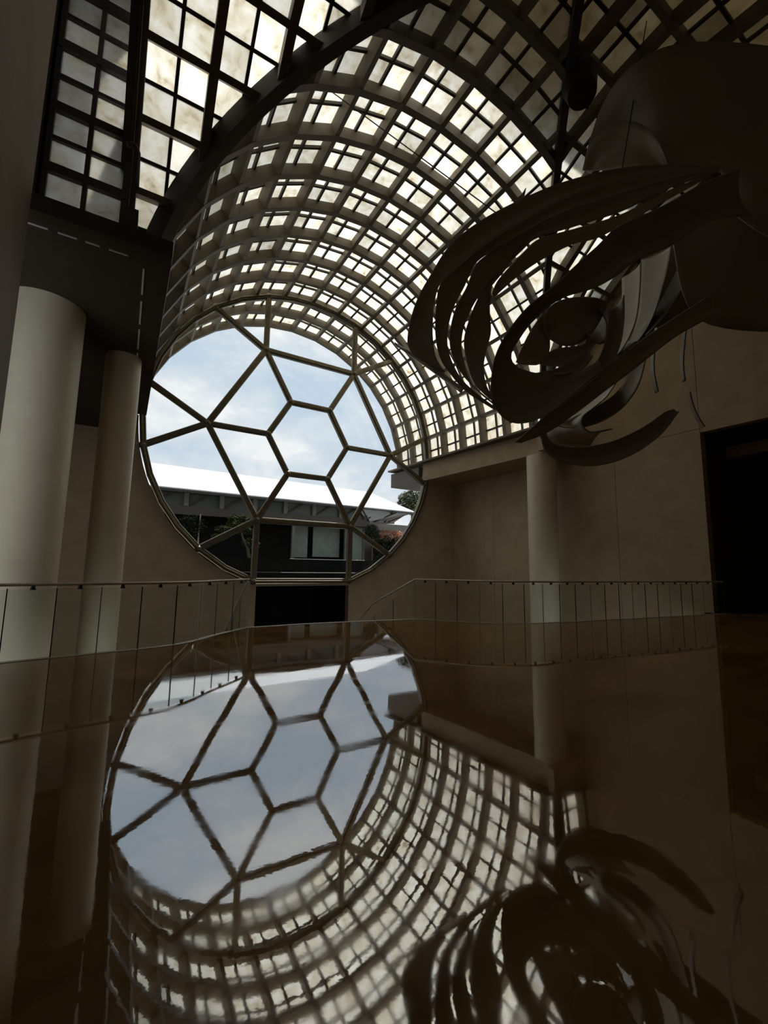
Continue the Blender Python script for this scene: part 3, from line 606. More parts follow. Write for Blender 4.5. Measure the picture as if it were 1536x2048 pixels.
    ('ribbon',[[0.451,-2.856,0.984],[0.359,-2.743,0.951],[0.264,-2.63,0.919],[0.169,-2.515,0.883],[0.076,-2.4,0.841],[-0.011,-2.284,0.789],[-0.095,-2.168,0.73],[-0.181,-2.051,0.669],[-0.273,-1.931,0.617],[-0.372,-1.809,0.571],[-0.473,-1.684,0.53],[-0.568,-1.554,0.493],[-0.622,-1.399,0.491],[-0.668,-1.248,0.461],[-0.721,-1.124,0.365],[-0.781,-1.005,0.256],[-0.854,-0.88,0.157],[-0.935,-0.755,0.054],[-1.023,-0.639,-0.065],[-1.115,-0.525,-0.19],[-1.209,-0.41,-0.315],[-1.312,-0.291,-0.433],[-1.422,-0.169,-0.544],[-1.529,-0.047,-0.66],[-1.621,0.072,-0.791],[-1.702,0.186,-0.936],[-1.777,0.293,-1.094],[-1.847,0.39,-1.265],[-1.912,0.473,-1.452],[-1.958,0.541,-1.653],[-1.978,0.594,-1.863],[-1.977,0.636,-2.077],[-1.96,0.671,-2.292],[-1.909,0.688,-2.503],[-1.807,0.671,-2.698],[-1.668,0.612,-2.86],[-1.51,0.5,-2.958],[-1.359,0.354,-2.973],[-1.222,0.206,-2.929],[-1.094,0.07,-2.843],[-0.974,-0.06,-2.74],[-0.859,-0.186,-2.63],[-0.751,-0.309,-2.512],[-0.647,-0.431,-2.392],[-0.549,-0.552,-2.27],[-0.454,-0.671,-2.148]],[[0.898,-2.795,0.351],[0.812,-2.703,0.357],[0.723,-2.611,0.367],[0.633,-2.518,0.376],[0.544,-2.423,0.378],[0.46,-2.328,0.366],[0.388,-2.232,0.332],[0.328,-2.14,0.276],[0.274,-2.05,0.208],[0.218,-1.958,0.14],[0.153,-1.863,0.084],[0.074,-1.765,0.043],[-0.012,-1.665,0.01],[-0.099,-1.563,-0.02],[-0.183,-1.46,-0.054],[-0.247,-1.353,-0.098],[-0.278,-1.241,-0.151],[-0.309,-1.128,-0.21],[-0.367,-1.018,-0.265],[-0.441,-0.909,-0.319],[-0.526,-0.801,-0.368],[-0.628,-0.695,-0.41],[-0.74,-0.591,-0.44],[-0.856,-0.486,-0.47],[-0.968,-0.382,-0.511],[-1.07,-0.279,-0.574],[-1.16,-0.179,-0.656],[-1.242,-0.082,-0.75],[-1.317,0.015,-0.851],[-1.379,0.116,-0.954],[-1.422,0.218,-1.063],[-1.46,0.313,-1.184],[-1.506,0.401,-1.314],[-1.54,0.481,-1.454],[-1.49,0.538,-1.599],[-1.338,0.526,-1.702],[-1.168,0.469,-1.757],[-0.991,0.404,-1.789],[-0.809,0.334,-1.794],[-0.629,0.259,-1.789],[-0.459,0.175,-1.783],[-0.335,0.058,-1.783],[-0.29,-0.108,-1.794],[-0.264,-0.277,-1.794],[-0.265,-0.447,-1.775],[-0.271,-0.606,-1.742]],0.2,'wide ribbon curling into the lower loop'),
    ('disc',[[-0.707,0.323,-0.694],[-0.746,0.273,-0.524],[-0.719,0.19,-0.373],[-0.634,0.082,-0.266],[-0.513,-0.035,-0.21],[-0.378,-0.152,-0.184],[-0.237,-0.266,-0.185],[-0.094,-0.377,-0.204],[0.046,-0.485,-0.248],[0.151,-0.595,-0.355]],[[-0.702,0.33,-0.758],[-0.621,0.29,-0.941],[-0.485,0.211,-1.061],[-0.33,0.112,-1.13],[-0.172,0.001,-1.125],[-0.028,-0.106,-1.051],[0.086,-0.203,-0.929],[0.17,-0.286,-0.775],[0.242,-0.362,-0.611],[0.299,-0.43,-0.437],[0.355,-0.496,-0.263]],0.22,None),
    ('leaf',[[0.428,0.137,-0.473],[0.428,0.076,-0.442],[0.427,0.016,-0.409],[0.426,-0.037,-0.368],[0.423,-0.087,-0.324],[0.419,-0.138,-0.281],[0.412,-0.189,-0.24],[0.404,-0.241,-0.2]],[[-0.228,-0.329,-1.01],[-0.092,-0.369,-1.132],[0.068,-0.422,-1.225],[0.206,-0.483,-1.139],[0.243,-0.511,-0.947],[0.232,-0.511,-0.752],[0.178,-0.484,-0.569],[0.097,-0.439,-0.401]],0.03,'pale pointed leaf plate'),
    ('fin',[[-1.015,0.845,-1.378],[-0.977,0.778,-1.2],[-0.932,0.709,-1.024],[-0.879,0.638,-0.851],[-0.818,0.563,-0.683],[-0.745,0.482,-0.523],[-0.675,0.399,-0.365],[-0.625,0.319,-0.205]],[[-0.936,0.804,-1.421],[-0.772,0.695,-1.439],[-0.61,0.585,-1.438],[-0.495,0.482,-1.329],[-0.444,0.407,-1.161],[-0.465,0.37,-0.973],[-0.492,0.345,-0.782],[-0.522,0.324,-0.59],[-0.553,0.304,-0.398]],0.05,None),
    ('fin',[[-0.756,0.47,-1.488],[-0.654,0.375,-1.349],[-0.542,0.275,-1.225],[-0.394,0.161,-1.175],[-0.238,0.046,-1.156],[-0.081,-0.068,-1.144],[0.052,-0.178,-1.064],[0.162,-0.279,-0.945]],[[-0.669,0.424,-1.529],[-0.543,0.288,-1.571],[-0.413,0.155,-1.596],[-0.285,0.024,-1.589],[-0.169,-0.1,-1.526],[-0.076,-0.215,-1.426],[-0.023,-0.311,-1.286],[0.015,-0.398,-1.135]],0.08,None),
    ('fin',[[-0.837,0.44,-1.747],[-0.722,0.334,-1.726],[-0.609,0.23,-1.701],[-0.502,0.127,-1.658],[-0.401,0.027,-1.602],[-0.308,-0.071,-1.534],[-0.229,-0.168,-1.452],[-0.154,-0.262,-1.366]],[[-0.761,0.399,-1.778],[-0.637,0.282,-1.803],[-0.515,0.166,-1.825],[-0.398,0.048,-1.821],[-0.285,-0.069,-1.796],[-0.189,-0.184,-1.741],[-0.14,-0.288,-1.637],[-0.111,-0.383,-1.517]],0.06,None),
    ('ribbon',[[-0.226,-0.264,-1.857],[-0.082,-0.34,-1.704],[0.044,-0.407,-1.532],[0.129,-0.453,-1.328],[0.188,-0.488,-1.116],[0.227,-0.516,-0.9],[0.258,-0.534,-0.678],[0.282,-0.542,-0.45]],[[-0.084,-0.438,-2.051],[0.04,-0.507,-1.904],[0.157,-0.573,-1.75],[0.247,-0.627,-1.576],[0.317,-0.672,-1.39],[0.369,-0.709,-1.198],[0.401,-0.736,-1.001],[0.422,-0.757,-0.801],[0.434,-0.772,-0.6],[0.434,-0.781,-0.398],[0.434,-0.789,-0.195]],0.15,None),
    ('blade',[[-1.35,0.628,-3.313],[-1.28,0.522,-3.208],[-1.21,0.417,-3.103],[-1.14,0.312,-3.001],[-1.067,0.21,-2.901],[-0.99,0.109,-2.803],[-0.912,0.009,-2.708],[-0.835,-0.091,-2.612],[-0.762,-0.19,-2.516],[-0.693,-0.288,-2.42],[-0.626,-0.386,-2.324],[-0.559,-0.484,-2.229],[-0.488,-0.581,-2.139],[-0.413,-0.677,-2.051],[-0.337,-0.773,-1.966],[-0.261,-0.869,-1.883],[-0.186,-0.963,-1.8],[-0.112,-1.058,-1.718],[-0.039,-1.151,-1.636],[0.034,-1.244,-1.555],[0.105,-1.337,-1.477],[0.174,-1.432,-1.404],[0.238,-1.53,-1.337],[0.302,-1.627,-1.273],[0.368,-1.722,-1.209],[0.441,-1.813,-1.14],[0.516,-1.903,-1.072],[0.591,-1.991,-1.003],[0.666,-2.079,-0.935],[0.74,-2.167,-0.868]],[[-1.243,0.565,-3.321],[-1.143,0.447,-3.272],[-1.043,0.331,-3.225],[-0.948,0.216,-3.17],[-0.858,0.106,-3.101],[-0.774,0.001,-3.021],[-0.694,-0.102,-2.935],[-0.616,-0.203,-2.847],[-0.537,-0.302,-2.76],[-0.459,-0.398,-2.67],[-0.383,-0.494,-2.578],[-0.308,-0.589,-2.488],[-0.234,-0.684,-2.4],[-0.165,-0.783,-2.318],[-0.096,-0.881,-2.237],[-0.029,-0.979,-2.157],[0.035,-1.075,-2.075],[0.098,-1.169,-1.991],[0.16,-1.262,-1.907],[0.22,-1.355,-1.825],[0.281,-1.448,-1.745],[0.339,-1.54,-1.667],[0.399,-1.633,-1.592],[0.462,-1.726,-1.523],[0.534,-1.817,-1.458],[0.611,-1.908,-1.398],[0.691,-1.998,-1.342],[0.77,-2.088,-1.286],[0.847,-2.177,-1.23]],0.05,'long straight blade crossing under the loops'),
    ('petal',[[2.111,0.142,1.402],[2.115,0.151,1.148],[2.112,0.165,0.894],[2.091,0.193,0.646],[2.06,0.231,0.402],[2.017,0.275,0.16],[1.955,0.328,-0.075],[1.871,0.391,-0.302],[1.78,0.454,-0.529],[1.671,0.494,-0.774]],[[1.319,-0.725,0.945],[1.35,-0.693,0.761],[1.382,-0.66,0.575],[1.408,-0.624,0.389],[1.428,-0.587,0.201],[1.444,-0.547,0.013],[1.449,-0.501,-0.175],[1.437,-0.444,-0.358],[1.408,-0.376,-0.536],[1.364,-0.301,-0.707],[1.307,-0.216,-0.868],[1.232,-0.119,-1.013],[1.152,-0.019,-1.155]],0.08,None),
    ('petal',[[2.789,-0.012,2.073],[2.777,0.005,1.833],[2.765,0.022,1.594],[2.75,0.04,1.356],[2.734,0.06,1.119],[2.721,0.078,0.883],[2.699,0.1,0.648],[2.657,0.133,0.418],[2.598,0.178,0.193],[2.523,0.23,-0.025],[2.425,0.294,-0.231],[2.283,0.374,-0.408],[2.108,0.466,-0.545],[1.93,0.56,-0.676]],[[2.151,-1.018,1.532],[2.142,-0.973,1.338],[2.134,-0.928,1.144],[2.123,-0.881,0.95],[2.105,-0.831,0.757],[2.08,-0.779,0.564],[2.052,-0.725,0.371],[2.02,-0.668,0.18],[1.981,-0.608,-0.008],[1.934,-0.54,-0.191],[1.878,-0.463,-0.365],[1.804,-0.378,-0.528],[1.711,-0.285,-0.679],[1.602,-0.187,-0.816],[1.486,-0.086,-0.948],[1.372,0.014,-1.082]],0.1,None),
    ('petal',[[3.243,-0.983,2.027],[3.16,-0.905,1.833],[3.076,-0.826,1.638],[2.993,-0.747,1.444],[2.911,-0.668,1.248],[2.833,-0.592,1.051],[2.759,-0.518,0.851],[2.684,-0.443,0.651],[2.599,-0.364,0.457],[2.501,-0.277,0.273],[2.394,-0.187,0.097],[2.286,-0.096,-0.08]],[[2.517,-1.543,1.208],[2.444,-1.467,1.049],[2.371,-1.391,0.89],[2.299,-1.316,0.73],[2.226,-1.24,0.57],[2.155,-1.164,0.409],[2.087,-1.09,0.246],[2.02,-1.016,0.082],[1.949,-0.941,-0.079],[1.871,-0.86,-0.234],[1.782,-0.773,-0.379],[1.688,-0.683,-0.519],[1.593,-0.593,-0.658]],0.05,None),
    ('petal',[[3.077,-0.078,2.148],[3.154,-0.246,2.192],[3.248,-0.407,2.235],[3.375,-0.555,2.284],[3.507,-0.7,2.328],[3.639,-0.845,2.367],[3.77,-0.991,2.395],[3.899,-1.135,2.415],[4.026,-1.279,2.435]],[[2.144,0.334,-0.818],[2.25,0.206,-0.714],[2.355,0.078,-0.611],[2.46,-0.049,-0.508],[2.567,-0.174,-0.408],[2.68,-0.296,-0.306],[2.796,-0.416,-0.205],[2.911,-0.536,-0.106],[3.026,-0.655,-0.007],[3.141,-0.775,0.088],[3.253,-0.895,0.18],[3.362,-1.016,0.267],[3.471,-1.137,0.351],[3.578,-1.257,0.434],[3.684,-1.377,0.516]],0.15,None),
    ('loop',[[1.256,-0.816,-0.959],[1.257,-0.776,-1.136],[1.257,-0.735,-1.313],[1.249,-0.69,-1.49],[1.238,-0.644,-1.667],[1.216,-0.592,-1.841],[1.171,-0.528,-2.006],[1.106,-0.454,-2.161],[1.026,-0.373,-2.304],[0.931,-0.284,-2.433],[0.819,-0.189,-2.543],[0.695,-0.09,-2.636],[0.562,0.013,-2.711],[0.421,0.118,-2.766],[0.274,0.225,-2.801],[0.123,0.331,-2.814],[-0.025,0.437,-2.792],[-0.171,0.54,-2.742]],[[1.5,-0.389,-0.868],[1.47,-0.349,-1.061],[1.438,-0.309,-1.254],[1.39,-0.259,-1.44],[1.329,-0.202,-1.621],[1.253,-0.138,-1.793],[1.153,-0.061,-1.947],[1.025,0.027,-2.072],[0.884,0.12,-2.178],[0.738,0.214,-2.276],[0.584,0.31,-2.358],[0.431,0.405,-2.445],[0.279,0.497,-2.537],[0.114,0.593,-2.594],[-0.055,0.69,-2.632]],0.05,None),
    ('scoop',[[1.691,0.492,-1.237],[1.546,0.577,-1.387],[1.402,0.662,-1.538],[1.256,0.748,-1.684],[1.103,0.837,-1.819],[0.946,0.928,-1.946],[0.788,1.018,-2.073],[0.635,1.101,-2.214],[0.482,1.177,-2.361],[0.401,1.207,-2.564],[0.435,1.168,-2.771],[0.554,1.075,-2.903],[0.704,0.963,-2.972],[0.857,0.844,-3.006],[1.01,0.722,-3.0],[1.162,0.6,-2.99]],[[0.718,-0.357,-1.879],[0.612,-0.305,-2.059],[0.496,-0.25,-2.231],[0.345,-0.183,-2.374],[0.19,-0.115,-2.509],[0.035,-0.046,-2.639],[-0.062,-0.028,-2.83],[-0.019,-0.101,-3.0],[0.097,-0.211,-3.069],[0.225,-0.326,-3.044],[0.351,-0.44,-3.006]],0.12,None),
    ('scoop',[[-0.938,0.231,-3.1],[-0.884,0.172,-3.26],[-0.792,0.09,-3.374],[-0.667,-0.006,-3.424],[-0.538,-0.106,-3.448],[-0.407,-0.206,-3.454],[-0.276,-0.306,-3.443],[-0.147,-0.405,-3.419],[-0.021,-0.503,-3.384],[0.101,-0.601,-3.338],[0.219,-0.697,-3.279],[0.332,-0.792,-3.211],[0.442,-0.886,-3.137],[0.547,-0.979,-3.059],[0.64,-1.071,-2.971],[0.724,-1.162,-2.874],[0.806,-1.259,-2.793],[0.872,-1.377,-2.764]],[[-1.047,0.196,-3.212],[-1.047,0.179,-3.395],[-1.011,0.138,-3.563],[-0.918,0.062,-3.682],[-0.804,-0.028,-3.764],[-0.674,-0.12,-3.814],[-0.541,-0.214,-3.843],[-0.407,-0.31,-3.858],[-0.275,-0.408,-3.856],[-0.146,-0.507,-3.834],[-0.021,-0.605,-3.797],[0.099,-0.702,-3.746],[0.214,-0.798,-3.684],[0.323,-0.893,-3.611],[0.425,-0.985,-3.526],[0.52,-1.074,-3.432],[0.608,-1.16,-3.33],[0.686,-1.244,-3.219],[0.747,-1.322,-3.096],[0.799,-1.396,-2.966],[0.851,-1.47,-2.838]],0.15,'dark scoop closing the sculpture at the bottom'),
    ('dome',[[1.015,0.347,4.062],[0.937,0.24,4.151],[0.857,0.135,4.235],[0.78,0.03,4.315],[0.711,-0.076,4.391],[0.656,-0.181,4.47],[0.611,-0.283,4.552],[0.57,-0.385,4.631],[0.534,-0.49,4.702],[0.504,-0.6,4.762],[0.474,-0.719,4.801],[0.446,-0.845,4.821],[0.426,-0.974,4.831],[0.416,-1.104,4.833],[0.42,-1.233,4.83],[0.44,-1.359,4.827],[0.473,-1.481,4.823],[0.519,-1.601,4.815],[0.578,-1.719,4.802],[0.65,-1.833,4.784],[0.735,-1.943,4.758],[0.825,-2.05,4.727],[0.919,-2.155,4.69],[1.012,-2.259,4.65],[1.103,-2.362,4.602],[1.193,-2.463,4.547],[1.281,-2.563,4.485],[1.369,-2.661,4.421],[1.458,-2.758,4.357],[1.551,-2.851,4.298],[1.645,-2.943,4.237],[1.739,-3.033,4.174],[1.832,-3.122,4.112],[1.923,-3.211,4.049],[2.014,-3.299,3.988]],[[1.145,0.272,4.04],[1.074,0.014,3.783],[0.999,-0.235,3.533],[0.945,-0.462,3.316],[0.89,-0.679,3.108],[0.847,-0.882,2.92],[0.814,-1.073,2.751],[0.788,-1.252,2.591],[0.778,-1.418,2.446],[0.783,-1.571,2.317],[0.803,-1.713,2.199],[0.843,-1.842,2.098],[0.896,-1.962,2.006],[0.955,-2.077,1.917],[1.013,-2.189,1.827],[1.068,-2.299,1.736],[1.121,-2.407,1.641],[1.174,-2.511,1.544],[1.236,-2.608,1.449],[1.317,-2.695,1.363],[1.399,-2.78,1.276],[1.482,-2.862,1.188],[1.565,-2.942,1.1],[1.647,-3.021,1.013],[1.728,-3.1,0.926],[1.807,-3.179,0.841]],0.45,'broad domed plate above the ribbons'),
    ('dome',[[0.584,0.09,3.577],[0.521,-0.007,3.681],[0.457,-0.103,3.78],[0.415,-0.215,3.862],[0.4,-0.343,3.919],[0.407,-0.481,3.954],[0.432,-0.629,3.956],[0.478,-0.777,3.934],[0.533,-0.927,3.875],[0.585,-1.077,3.754],[0.635,-1.215,3.591],[0.668,-1.34,3.389],[0.67,-1.445,3.144],[0.652,-1.53,2.884],[0.617,-1.611,2.616],[0.562,-1.683,2.338],[0.501,-1.752,2.064]],[[0.487,-0.058,3.383],[0.508,-0.266,3.221],[0.53,-0.467,3.071],[0.551,-0.66,2.931],[0.538,-0.864,2.756],[0.509,-1.067,2.571],[0.479,-1.263,2.392],[0.474,-1.439,2.242],[0.453,-1.616,2.083],[0.413,-1.794,1.912]],0.2,'small pale dome under the broad plate'),
    ('plate',[[1.971,-2.198,2.283],[2.282,-2.679,1.89],[2.851,-3.29,1.329]],[[1.521,-1.295,1.188],[1.778,-1.577,-0.717],[3.461,-2.938,-1.131]],0.25,'great dark plate at the outer end of the sculpture'),
    ('plate',[[0.829,-2.456,1.518],[1.037,-2.879,1.143],[1.66,-3.523,0.587]],[[1.018,-2.55,0.593],[1.213,-2.88,0.044],[1.751,-3.407,-0.562]],0.15,None),
    ('strip',[[0.745,-1.205,-1.026],[0.732,-1.17,-1.213],[0.721,-1.135,-1.4],[0.721,-1.107,-1.589],[0.73,-1.084,-1.778],[0.753,-1.071,-1.967],[0.798,-1.07,-2.153],[0.848,-1.073,-2.337]],[[0.481,-1.375,-1.193],[0.473,-1.344,-1.37],[0.466,-1.313,-1.547],[0.467,-1.287,-1.726],[0.474,-1.265,-1.904],[0.495,-1.251,-2.082],[0.537,-1.251,-2.257],[0.587,-1.255,-2.43]],0.0,None),
    ('strip',[[1.135,-1.572,-0.924],[1.128,-1.542,-1.101],[1.121,-1.511,-1.278],[1.118,-1.483,-1.455],[1.118,-1.457,-1.633],[1.128,-1.437,-1.81],[1.159,-1.429,-1.987],[1.198,-1.427,-2.162]],[[0.854,-1.731,-1.097],[0.851,-1.704,-1.264],[0.848,-1.677,-1.43],[0.847,-1.652,-1.597],[0.847,-1.627,-1.764],[0.854,-1.607,-1.931],[0.878,-1.597,-2.098],[0.913,-1.593,-2.263]],0.0,None),
    ('strip',[[1.291,-1.453,-2.358],[1.318,-1.453,-2.467],[1.347,-1.455,-2.575],[1.384,-1.461,-2.68],[1.428,-1.473,-2.782],[1.478,-1.488,-2.881],[1.535,-1.508,-2.975],[1.595,-1.53,-3.067]],[[1.003,-1.618,-2.462],[1.032,-1.62,-2.564],[1.062,-1.623,-2.665],[1.099,-1.63,-2.764],[1.141,-1.642,-2.86],[1.189,-1.656,-2.953],[1.244,-1.676,-3.041],[1.303,-1.699,-3.126]],0.0,None),
    ('rod',[[-3.091,2.583,-0.723],[-2.52,1.979,-1.346],[-2.015,1.423,-2.016]],[[-3.065,2.579,-0.803],[-2.539,2.009,-1.469],[-2.064,1.466,-2.114]],0.02,'thin bright rod pointing past the ribbons'),
    ('barb',[[-1.457,0.483,2.055],[-1.297,0.371,2.166],[-1.208,0.291,2.341]],[[-1.337,0.408,2.079],[-1.228,0.336,2.124],[-1.198,0.287,2.33]],0.0,None)]

def cat(p, t):
    n = len(p)-1; s = t*n; k = min(int(s), n-1); f = s-k
    a, b, c, d = p[max(k-1, 0)], p[k], p[k+1], p[min(k+2, n)]
    return 0.5*((2*b) + (c-a)*f + (2*a-5*b+4*c-d)*f*f + (3*b-a-3*c+d)*f**3)
sp = empty('hanging_sculpture', (8.1, 5.4, 7.2))
tag(sp, 'huge hanging sculpture of curled sheet metal ribbons and domes under the marble vault', 'sculpture')
for s in SHEETS:
    nm, EA, EB, bulge = s[:4]
    A = [Vector(p) for p in EA]; Bp = [Vector(p) for p in EB]; NU = max(16, 2*max(len(A), len(Bp))); NV = 8
    me = bpy.data.meshes.new(nm); vs = []; fs = []
    rows = [(cat(A, i/NU), cat(Bp, i/NU)) for i in range(NU+1)]
    prev = None
    for i, (a, b) in enumerate(rows):
        t = (rows[min(i+1, NU)][0]+rows[min(i+1, NU)][1]) - (rows[max(i-1, 0)][0]+rows[max(i-1, 0)][1])
        nn = t.cross(b-a)
        if nn.length < 1e-6: nn = prev or Vector((0,-1,0))
        nn.normalize()
        if nn.dot(CAM - sp.location) > 0: nn = -nn          # the hollow side looks down to the floor
        prev = nn; wd = min(1.0, (b-a).length/0.35)
        for j in range(NV+1):
            v = j/NV; vs.append(a.lerp(b, v) + nn*(bulge*wd*math.sin(pi*v)))
    for i in range(NU):
        for j in range(NV):
            q = i*(NV+1)+j; fs.append((q, q+1, q+NV+2, q+NV+1))
    me.from_pydata([tuple(v) for v in vs], [], fs); me.update()
    me.materials.append(M['bright'] if nm == 'rod' else M['sculpt'])
    for p in me.polygons: p.use_smooth = True
    o = bpy.data.objects.new(nm, me); col.objects.link(o); o.parent = sp
    md = o.modifiers.new('thickness', 'SOLIDIFY'); md.thickness = 0.022; md.offset = 0
    if len(s) > 4: o['label'] = s[4]
for a, c, nm in (((0.01,-1.14,2.27), (1.86,-0.95,7.45), 'suspension_cable'), ((-1.60,0.67,1.77), (-4.45,4.0,6.70), 'suspension_cable')):
    b = MB(); b.tube([Vector(a)+sp.location, Vector(c)+sp.location], 0.013, 6); child(b, nm, M['black'], sp)
# black drum on the right groin rib from which cables drop
ho = empty('hoist_drum', (9.15, 5.75, 13.55)); tag(ho, 'black drum fixed under the groin rib above the sculpture', 'hoist')
b = MB(); b.tube([(9.0, 5.6, 13.2), (9.15, 5.75, 13.75)], [0.34, 0.42], 28); child(b, 'drum', M['black'], ho, smooth=True)
b = MB(); b.tube([(9.15, 5.75, 13.7), (9.2, 5.95, 14.25)], 0.09, 12); child(b, 'bracket', M['black'], ho, smooth=True)

# bent pipe and thin rods on the left end arch
pp = empty('drain_pipe', (-0.45, 9.8, 9.2)); tag(pp, 'short bent pipe hooked on the frame beside the dark marble screen', 'pipe')
b = MB(); b.tube([(-0.60, 9.8, 10.1), (-0.50, 9.8, 10.16), (-0.43, 9.8, 10.12), (-0.39, 9.8, 10.0), (-0.36, 9.8, 9.2)], 0.05, 10); child(b, 'tube', M['dark_rib'], pp, smooth=True)
for k, (dx, dy) in enumerate(((-0.52, -0.14), (-0.56, -0.14))):
    b = MB(); pts = [B_pt(i*DTH*0.5, R-0.16, dx) for i in range(3, 15)]
    b.tube(pts, 0.014, 6); child(b, 'conduit', M['rib'], vB)

# ================================================================== outside: pavilion, basin, plants
pv = empty('pavilion', (8, 36, 0)); tag(pv, 'low pavilion with a broad white hipped roof seen through the round window', 'building')
e = [(-14, 34, 6.85), (24.0, 34, 6.62), (26, 47, 6.62), (-14, 47, 6.85)]; rg = [(-9, 40, 9.75), (22.0, 40, 9.25)]
b = MB(); b.add([Vector(p) for p in e] + [Vector(p) for p in rg] + [Vector(p)-Vector((0,0,0.08)) for p in e], [(0,1,5,4), (1,2,5), (2,3,4,5), (3,0,4), (0,6,7,1), (1,7,8,2), (2,8,9,3), (3,9,6,0), (9,8,7,6)])
child(b, 'roof', M['roofwhite'], pv)
b = MB(); b.box((-14, 35.0, 4.95), (19.4, 35.5, 5.60)); child(b, 'beam', M['eavebeam'], pv)
b = MB(); b.box((-14, 35.2, 5.6), (19.4, 35.35, 6.55)); child(b, 'clerestory', M['shade'], pv)
for k in range(12):
    x = -9 + 2.55*k
    if x > 19.3: break
    b = MB(); b.box((x-0.16, 34.95, 5.6), (x+0.16, 35.2, 6.6)); child(b, 'truss_post', M['outconc'], pv)
    b = MB(); b.bar((x+0.16, 35.1, 5.65), (x+1.5, 35.1, 6.55), 0.12, 0.12); child(b, 'truss_brace', M['dark'], pv)
b = MB(); b.bar((19.4, 35.0, 5.35), (25.0, 39.5, 6.05), 0.14, 0.22); child(b, 'eave_beam', M['outconc'], pv)
for a, c in (((19.4, 35, 5.5), (18.2, 34.2, 6.5)), ((20.2, 35.6, 5.5), (22.2, 34.6, 6.5)), ((22.6, 37.5, 5.8), (21.6, 34.4, 6.5)), ((23.4, 38.2, 5.9), (23.8, 35.4, 6.5))):
    b = MB(); b.bar(a, c, 0.10, 0.10); child(b, 'eave_strut', M['dark'], pv)
b = MB(); q = [(18.0, 34.6, 6.5), (23.6, 34.9, 6.5), (25.0, 39.3, 6.15), (19.5, 35.3, 5.5)]
b.add([Vector(p) for p in q] + [Vector(p)+Vector((0,0.05,0.05)) for p in q], [(0,1,2,3), (7,6,5,4), (0,4,5,1), (1,5,6,2), (2,6,7,3), (3,7,4,0)]); child(b, 'soffit', M['roofwhite'], pv)
b = MB(); b.box((-14, 36.6, 1.7), (19.0, 36.9, 6.5)); child(b, 'dark_interior', M['blackstone'], pv)  # black sheet standing in for the gloom inside the pavilion
b = MB(); b.box((12.6, 36.2, 2.0), (13.9, 36.3, 4.9)); child(b, 'glass_door', M['palegreen'], pv)
b = MB(); b.box((14.4, 36.2, 2.1), (17.0, 36.3, 4.75)); child(b, 'blind', M['palegreen'], pv)
b = MB(); b.box((17.9, 35.3, 1.9), (18.9, 35.4, 4.95)); child(b, 'glass_panel', M['palegreen'], pv)
for x in (12.3, 17.3, 19.1):
    b = MB(); b.box((x-0.1, 35.4, 1.6), (x+0.1, 35.7, 5.0)); child(b, 'pillar', M['outconc'], pv)
b = MB(); b.box((19.3, 44, 3.6), (34, 44.4, 6.4)); o = child(b, 'side_wing', M['outconc'], pv)
b = MB(); b.box((18.9, 36.0, 1.7), (21.5, 36.15, 3.9)); child(b, 'garden_wall', M['outconc'], pv)
ba = empty('water_basin', (10, 31, 0)); tag(ba, 'black stepped water basin in front of the pavilion', 'basin')
b = MB(); b.box((-12, 32.2, -0.4), (30, 32.95, 1.80)); child(b, 'upper_tank', M['blackstone'], ba)
b = MB(); b.box((-12, 29.5, -0.4), (30, 32.18, 0.80)); child(b, 'lower_tank', M['blackstone'], ba)
b = MB(); b.box((11.0, 32.17, 1.79), (17.5, 32.3, 1.825)); child(b, 'water_glint', M['stripwhite'], ba)  # white strips painted for the highlight lines along the water
b = MB(); b.box((9.5, 29.47, 0.79), (15.2, 29.6, 0.82)); child(b, 'water_glint', M['stripwhite'], ba)

b = MB(); b.box((-14, 33.0, -0.6), (36, 60, 1.70)); struct(b.build('ground', M['soil']))
def leaf_cloud(c, rx, ry, rz, nl, size, seed, name, m, root):
    rnd = random.Random(seed); b = MB()
    for _ in range(nl):
        while True:
            p = Vector((rnd.uniform(-1,1), rnd.uniform(-1,1), rnd.uniform(-1,1)))
            if 0.25 < p.length < 1: break
        p *= 1 - 0.25*noise.noise(p*2.5 + Vector((seed, 0, 0)))
        q = Vector((c[0]+p.x*rx, c[1]+p.y*ry, c[2]+p.z*rz))
        u = Vector((rnd.uniform(-1,1), rnd.uniform(-1,1), rnd.uniform(-.5,.5))).normalized(); v = u.cross(Vector((rnd.uniform(-1,1), rnd.uniform(-1,1), 1))).normalized(); s = size*rnd.uniform(.6, 1.2)
        b.add([q-u*s, q+v*s*.5, q+u*s, q-v*s*.5], [(0,1,2,3)])
    o = child(b, name, m, root); o['kind'] = 'stuff'; return o
t = empty('garden_tree', (8.2, 33.3, 1.7)); tag(t, 'small cloud pruned tree standing before the dark pavilion interior', 'tree')
b = MB(); b.tube([(8.2, 33.3, 1.7), (8.0, 33.3, 2.6), (7.6, 33.2, 3.3), (7.3, 33.2, 4.3)], [0.14, 0.11, 0.08, 0.04], 8); child(b, 'trunk', M['bark'], t, smooth=True)
for k, (x, z, rx, rz) in enumerate(((7.2, 4.75, 0.75, 0.35), (6.4, 3.9, 0.7, 0.3), (7.7, 3.9, 0.8, 0.35), (6.0, 3.3, 0.55, 0.25), (8.3, 2.9, 0.7, 0.4), (7.2, 4.3, 0.8, 0.3))):
    leaf_cloud((x, 33.5, z), rx, 0.45, rz, 800, 0.12, 3+k, 'foliage', M['green'], t)
t = empty('sapling', (4.6, 33.5, 1.7)); tag(t, 'thin sapling with a stem coloured pale as if lit at the left behind the window glass', 'tree')
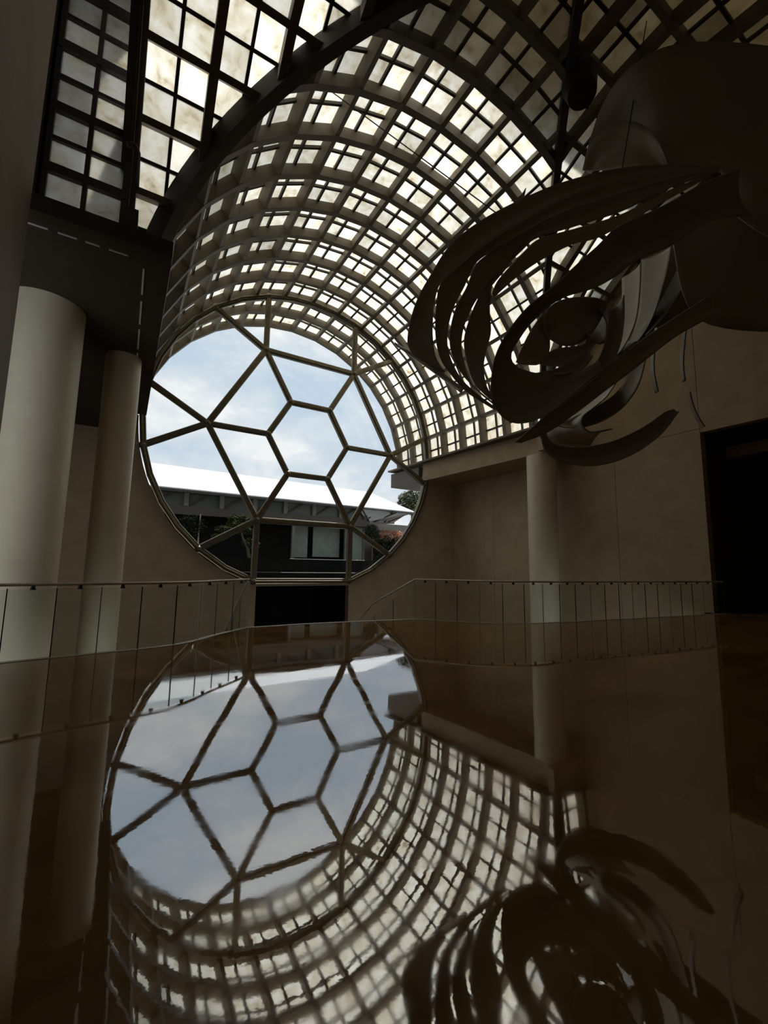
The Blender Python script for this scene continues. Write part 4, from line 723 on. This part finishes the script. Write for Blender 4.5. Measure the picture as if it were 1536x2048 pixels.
b = MB(); b.tube([(4.6, 33.5, 1.7), (4.55, 33.5, 3.3), (4.6, 33.5, 4.9)], [0.06, 0.05, 0.03], 8); child(b, 'trunk', M['trim'], t, smooth=True)  # pale stem colour stands in for light falling on it
leaf_cloud((4.0, 33.5, 4.0), 1.1, 0.45, 0.9, 700, 0.12, 21, 'foliage', M['darkgreen'], t)
t = empty('hedge', (22.3, 34.8, 1.7)); tag(t, 'clipped dark hedge at the right end of the pavilion', 'hedge')
b = MB(); b.box((20.2, 34.9, 1.7), (25.4, 35.5, 3.6)); child(b, 'core', M['darkgreen'], t)
for hx in (20.3, 21.2, 22.1, 23.0, 23.9, 24.8): leaf_cloud((hx, 34.75, 2.85), 0.75, 0.62, 1.35, 1500, 0.12, 31+int(hx*10), 'foliage', M['darkgreen'], t)
t = empty('flowering_shrub', (22.8, 37.4, 1.7)); tag(t, 'pink flowering shrub rising just behind the clipped hedge', 'shrub')
leaf_cloud((23.2, 37.4, 4.1), 3.4, 0.8, 1.0, 2500, 0.13, 41, 'blossom', M['pink'], t)
b = MB(); b.tube([(22.8, 37.4, 1.7), (22.8, 37.4, 3.4)], 0.12, 8); child(b, 'stem', M['bark'], t)
t = empty('potted_shrub', (19.3, 34.1, 1.7)); tag(t, 'small dark shrub between the pavilion corner and the hedge', 'shrub')
leaf_cloud((19.2, 34.0, 4.4), 0.75, 0.5, 0.75, 1000, 0.13, 51, 'foliage', M['darkgreen'], t)
b = MB(); b.tube([(19.3, 34.1, 1.7), (19.2, 34.0, 4.3)], 0.07, 8); child(b, 'stem', M['bark'], t)
t = empty('distant_tree', (33.5, 48, 1.7)); tag(t, 'tree crown showing under the vault beam end at the right of the window', 'tree')
b = MB(); b.tube([(33.5, 48, 1.7), (33.4, 48, 6), (33.2, 48, 10)], [0.3, 0.22, 0.1], 8); child(b, 'trunk', M['bark'], t, smooth=True)
leaf_cloud((33.3, 48, 10.2), 2.2, 1.8, 1.6, 2600, 0.2, 61, 'foliage', M['green'], t)
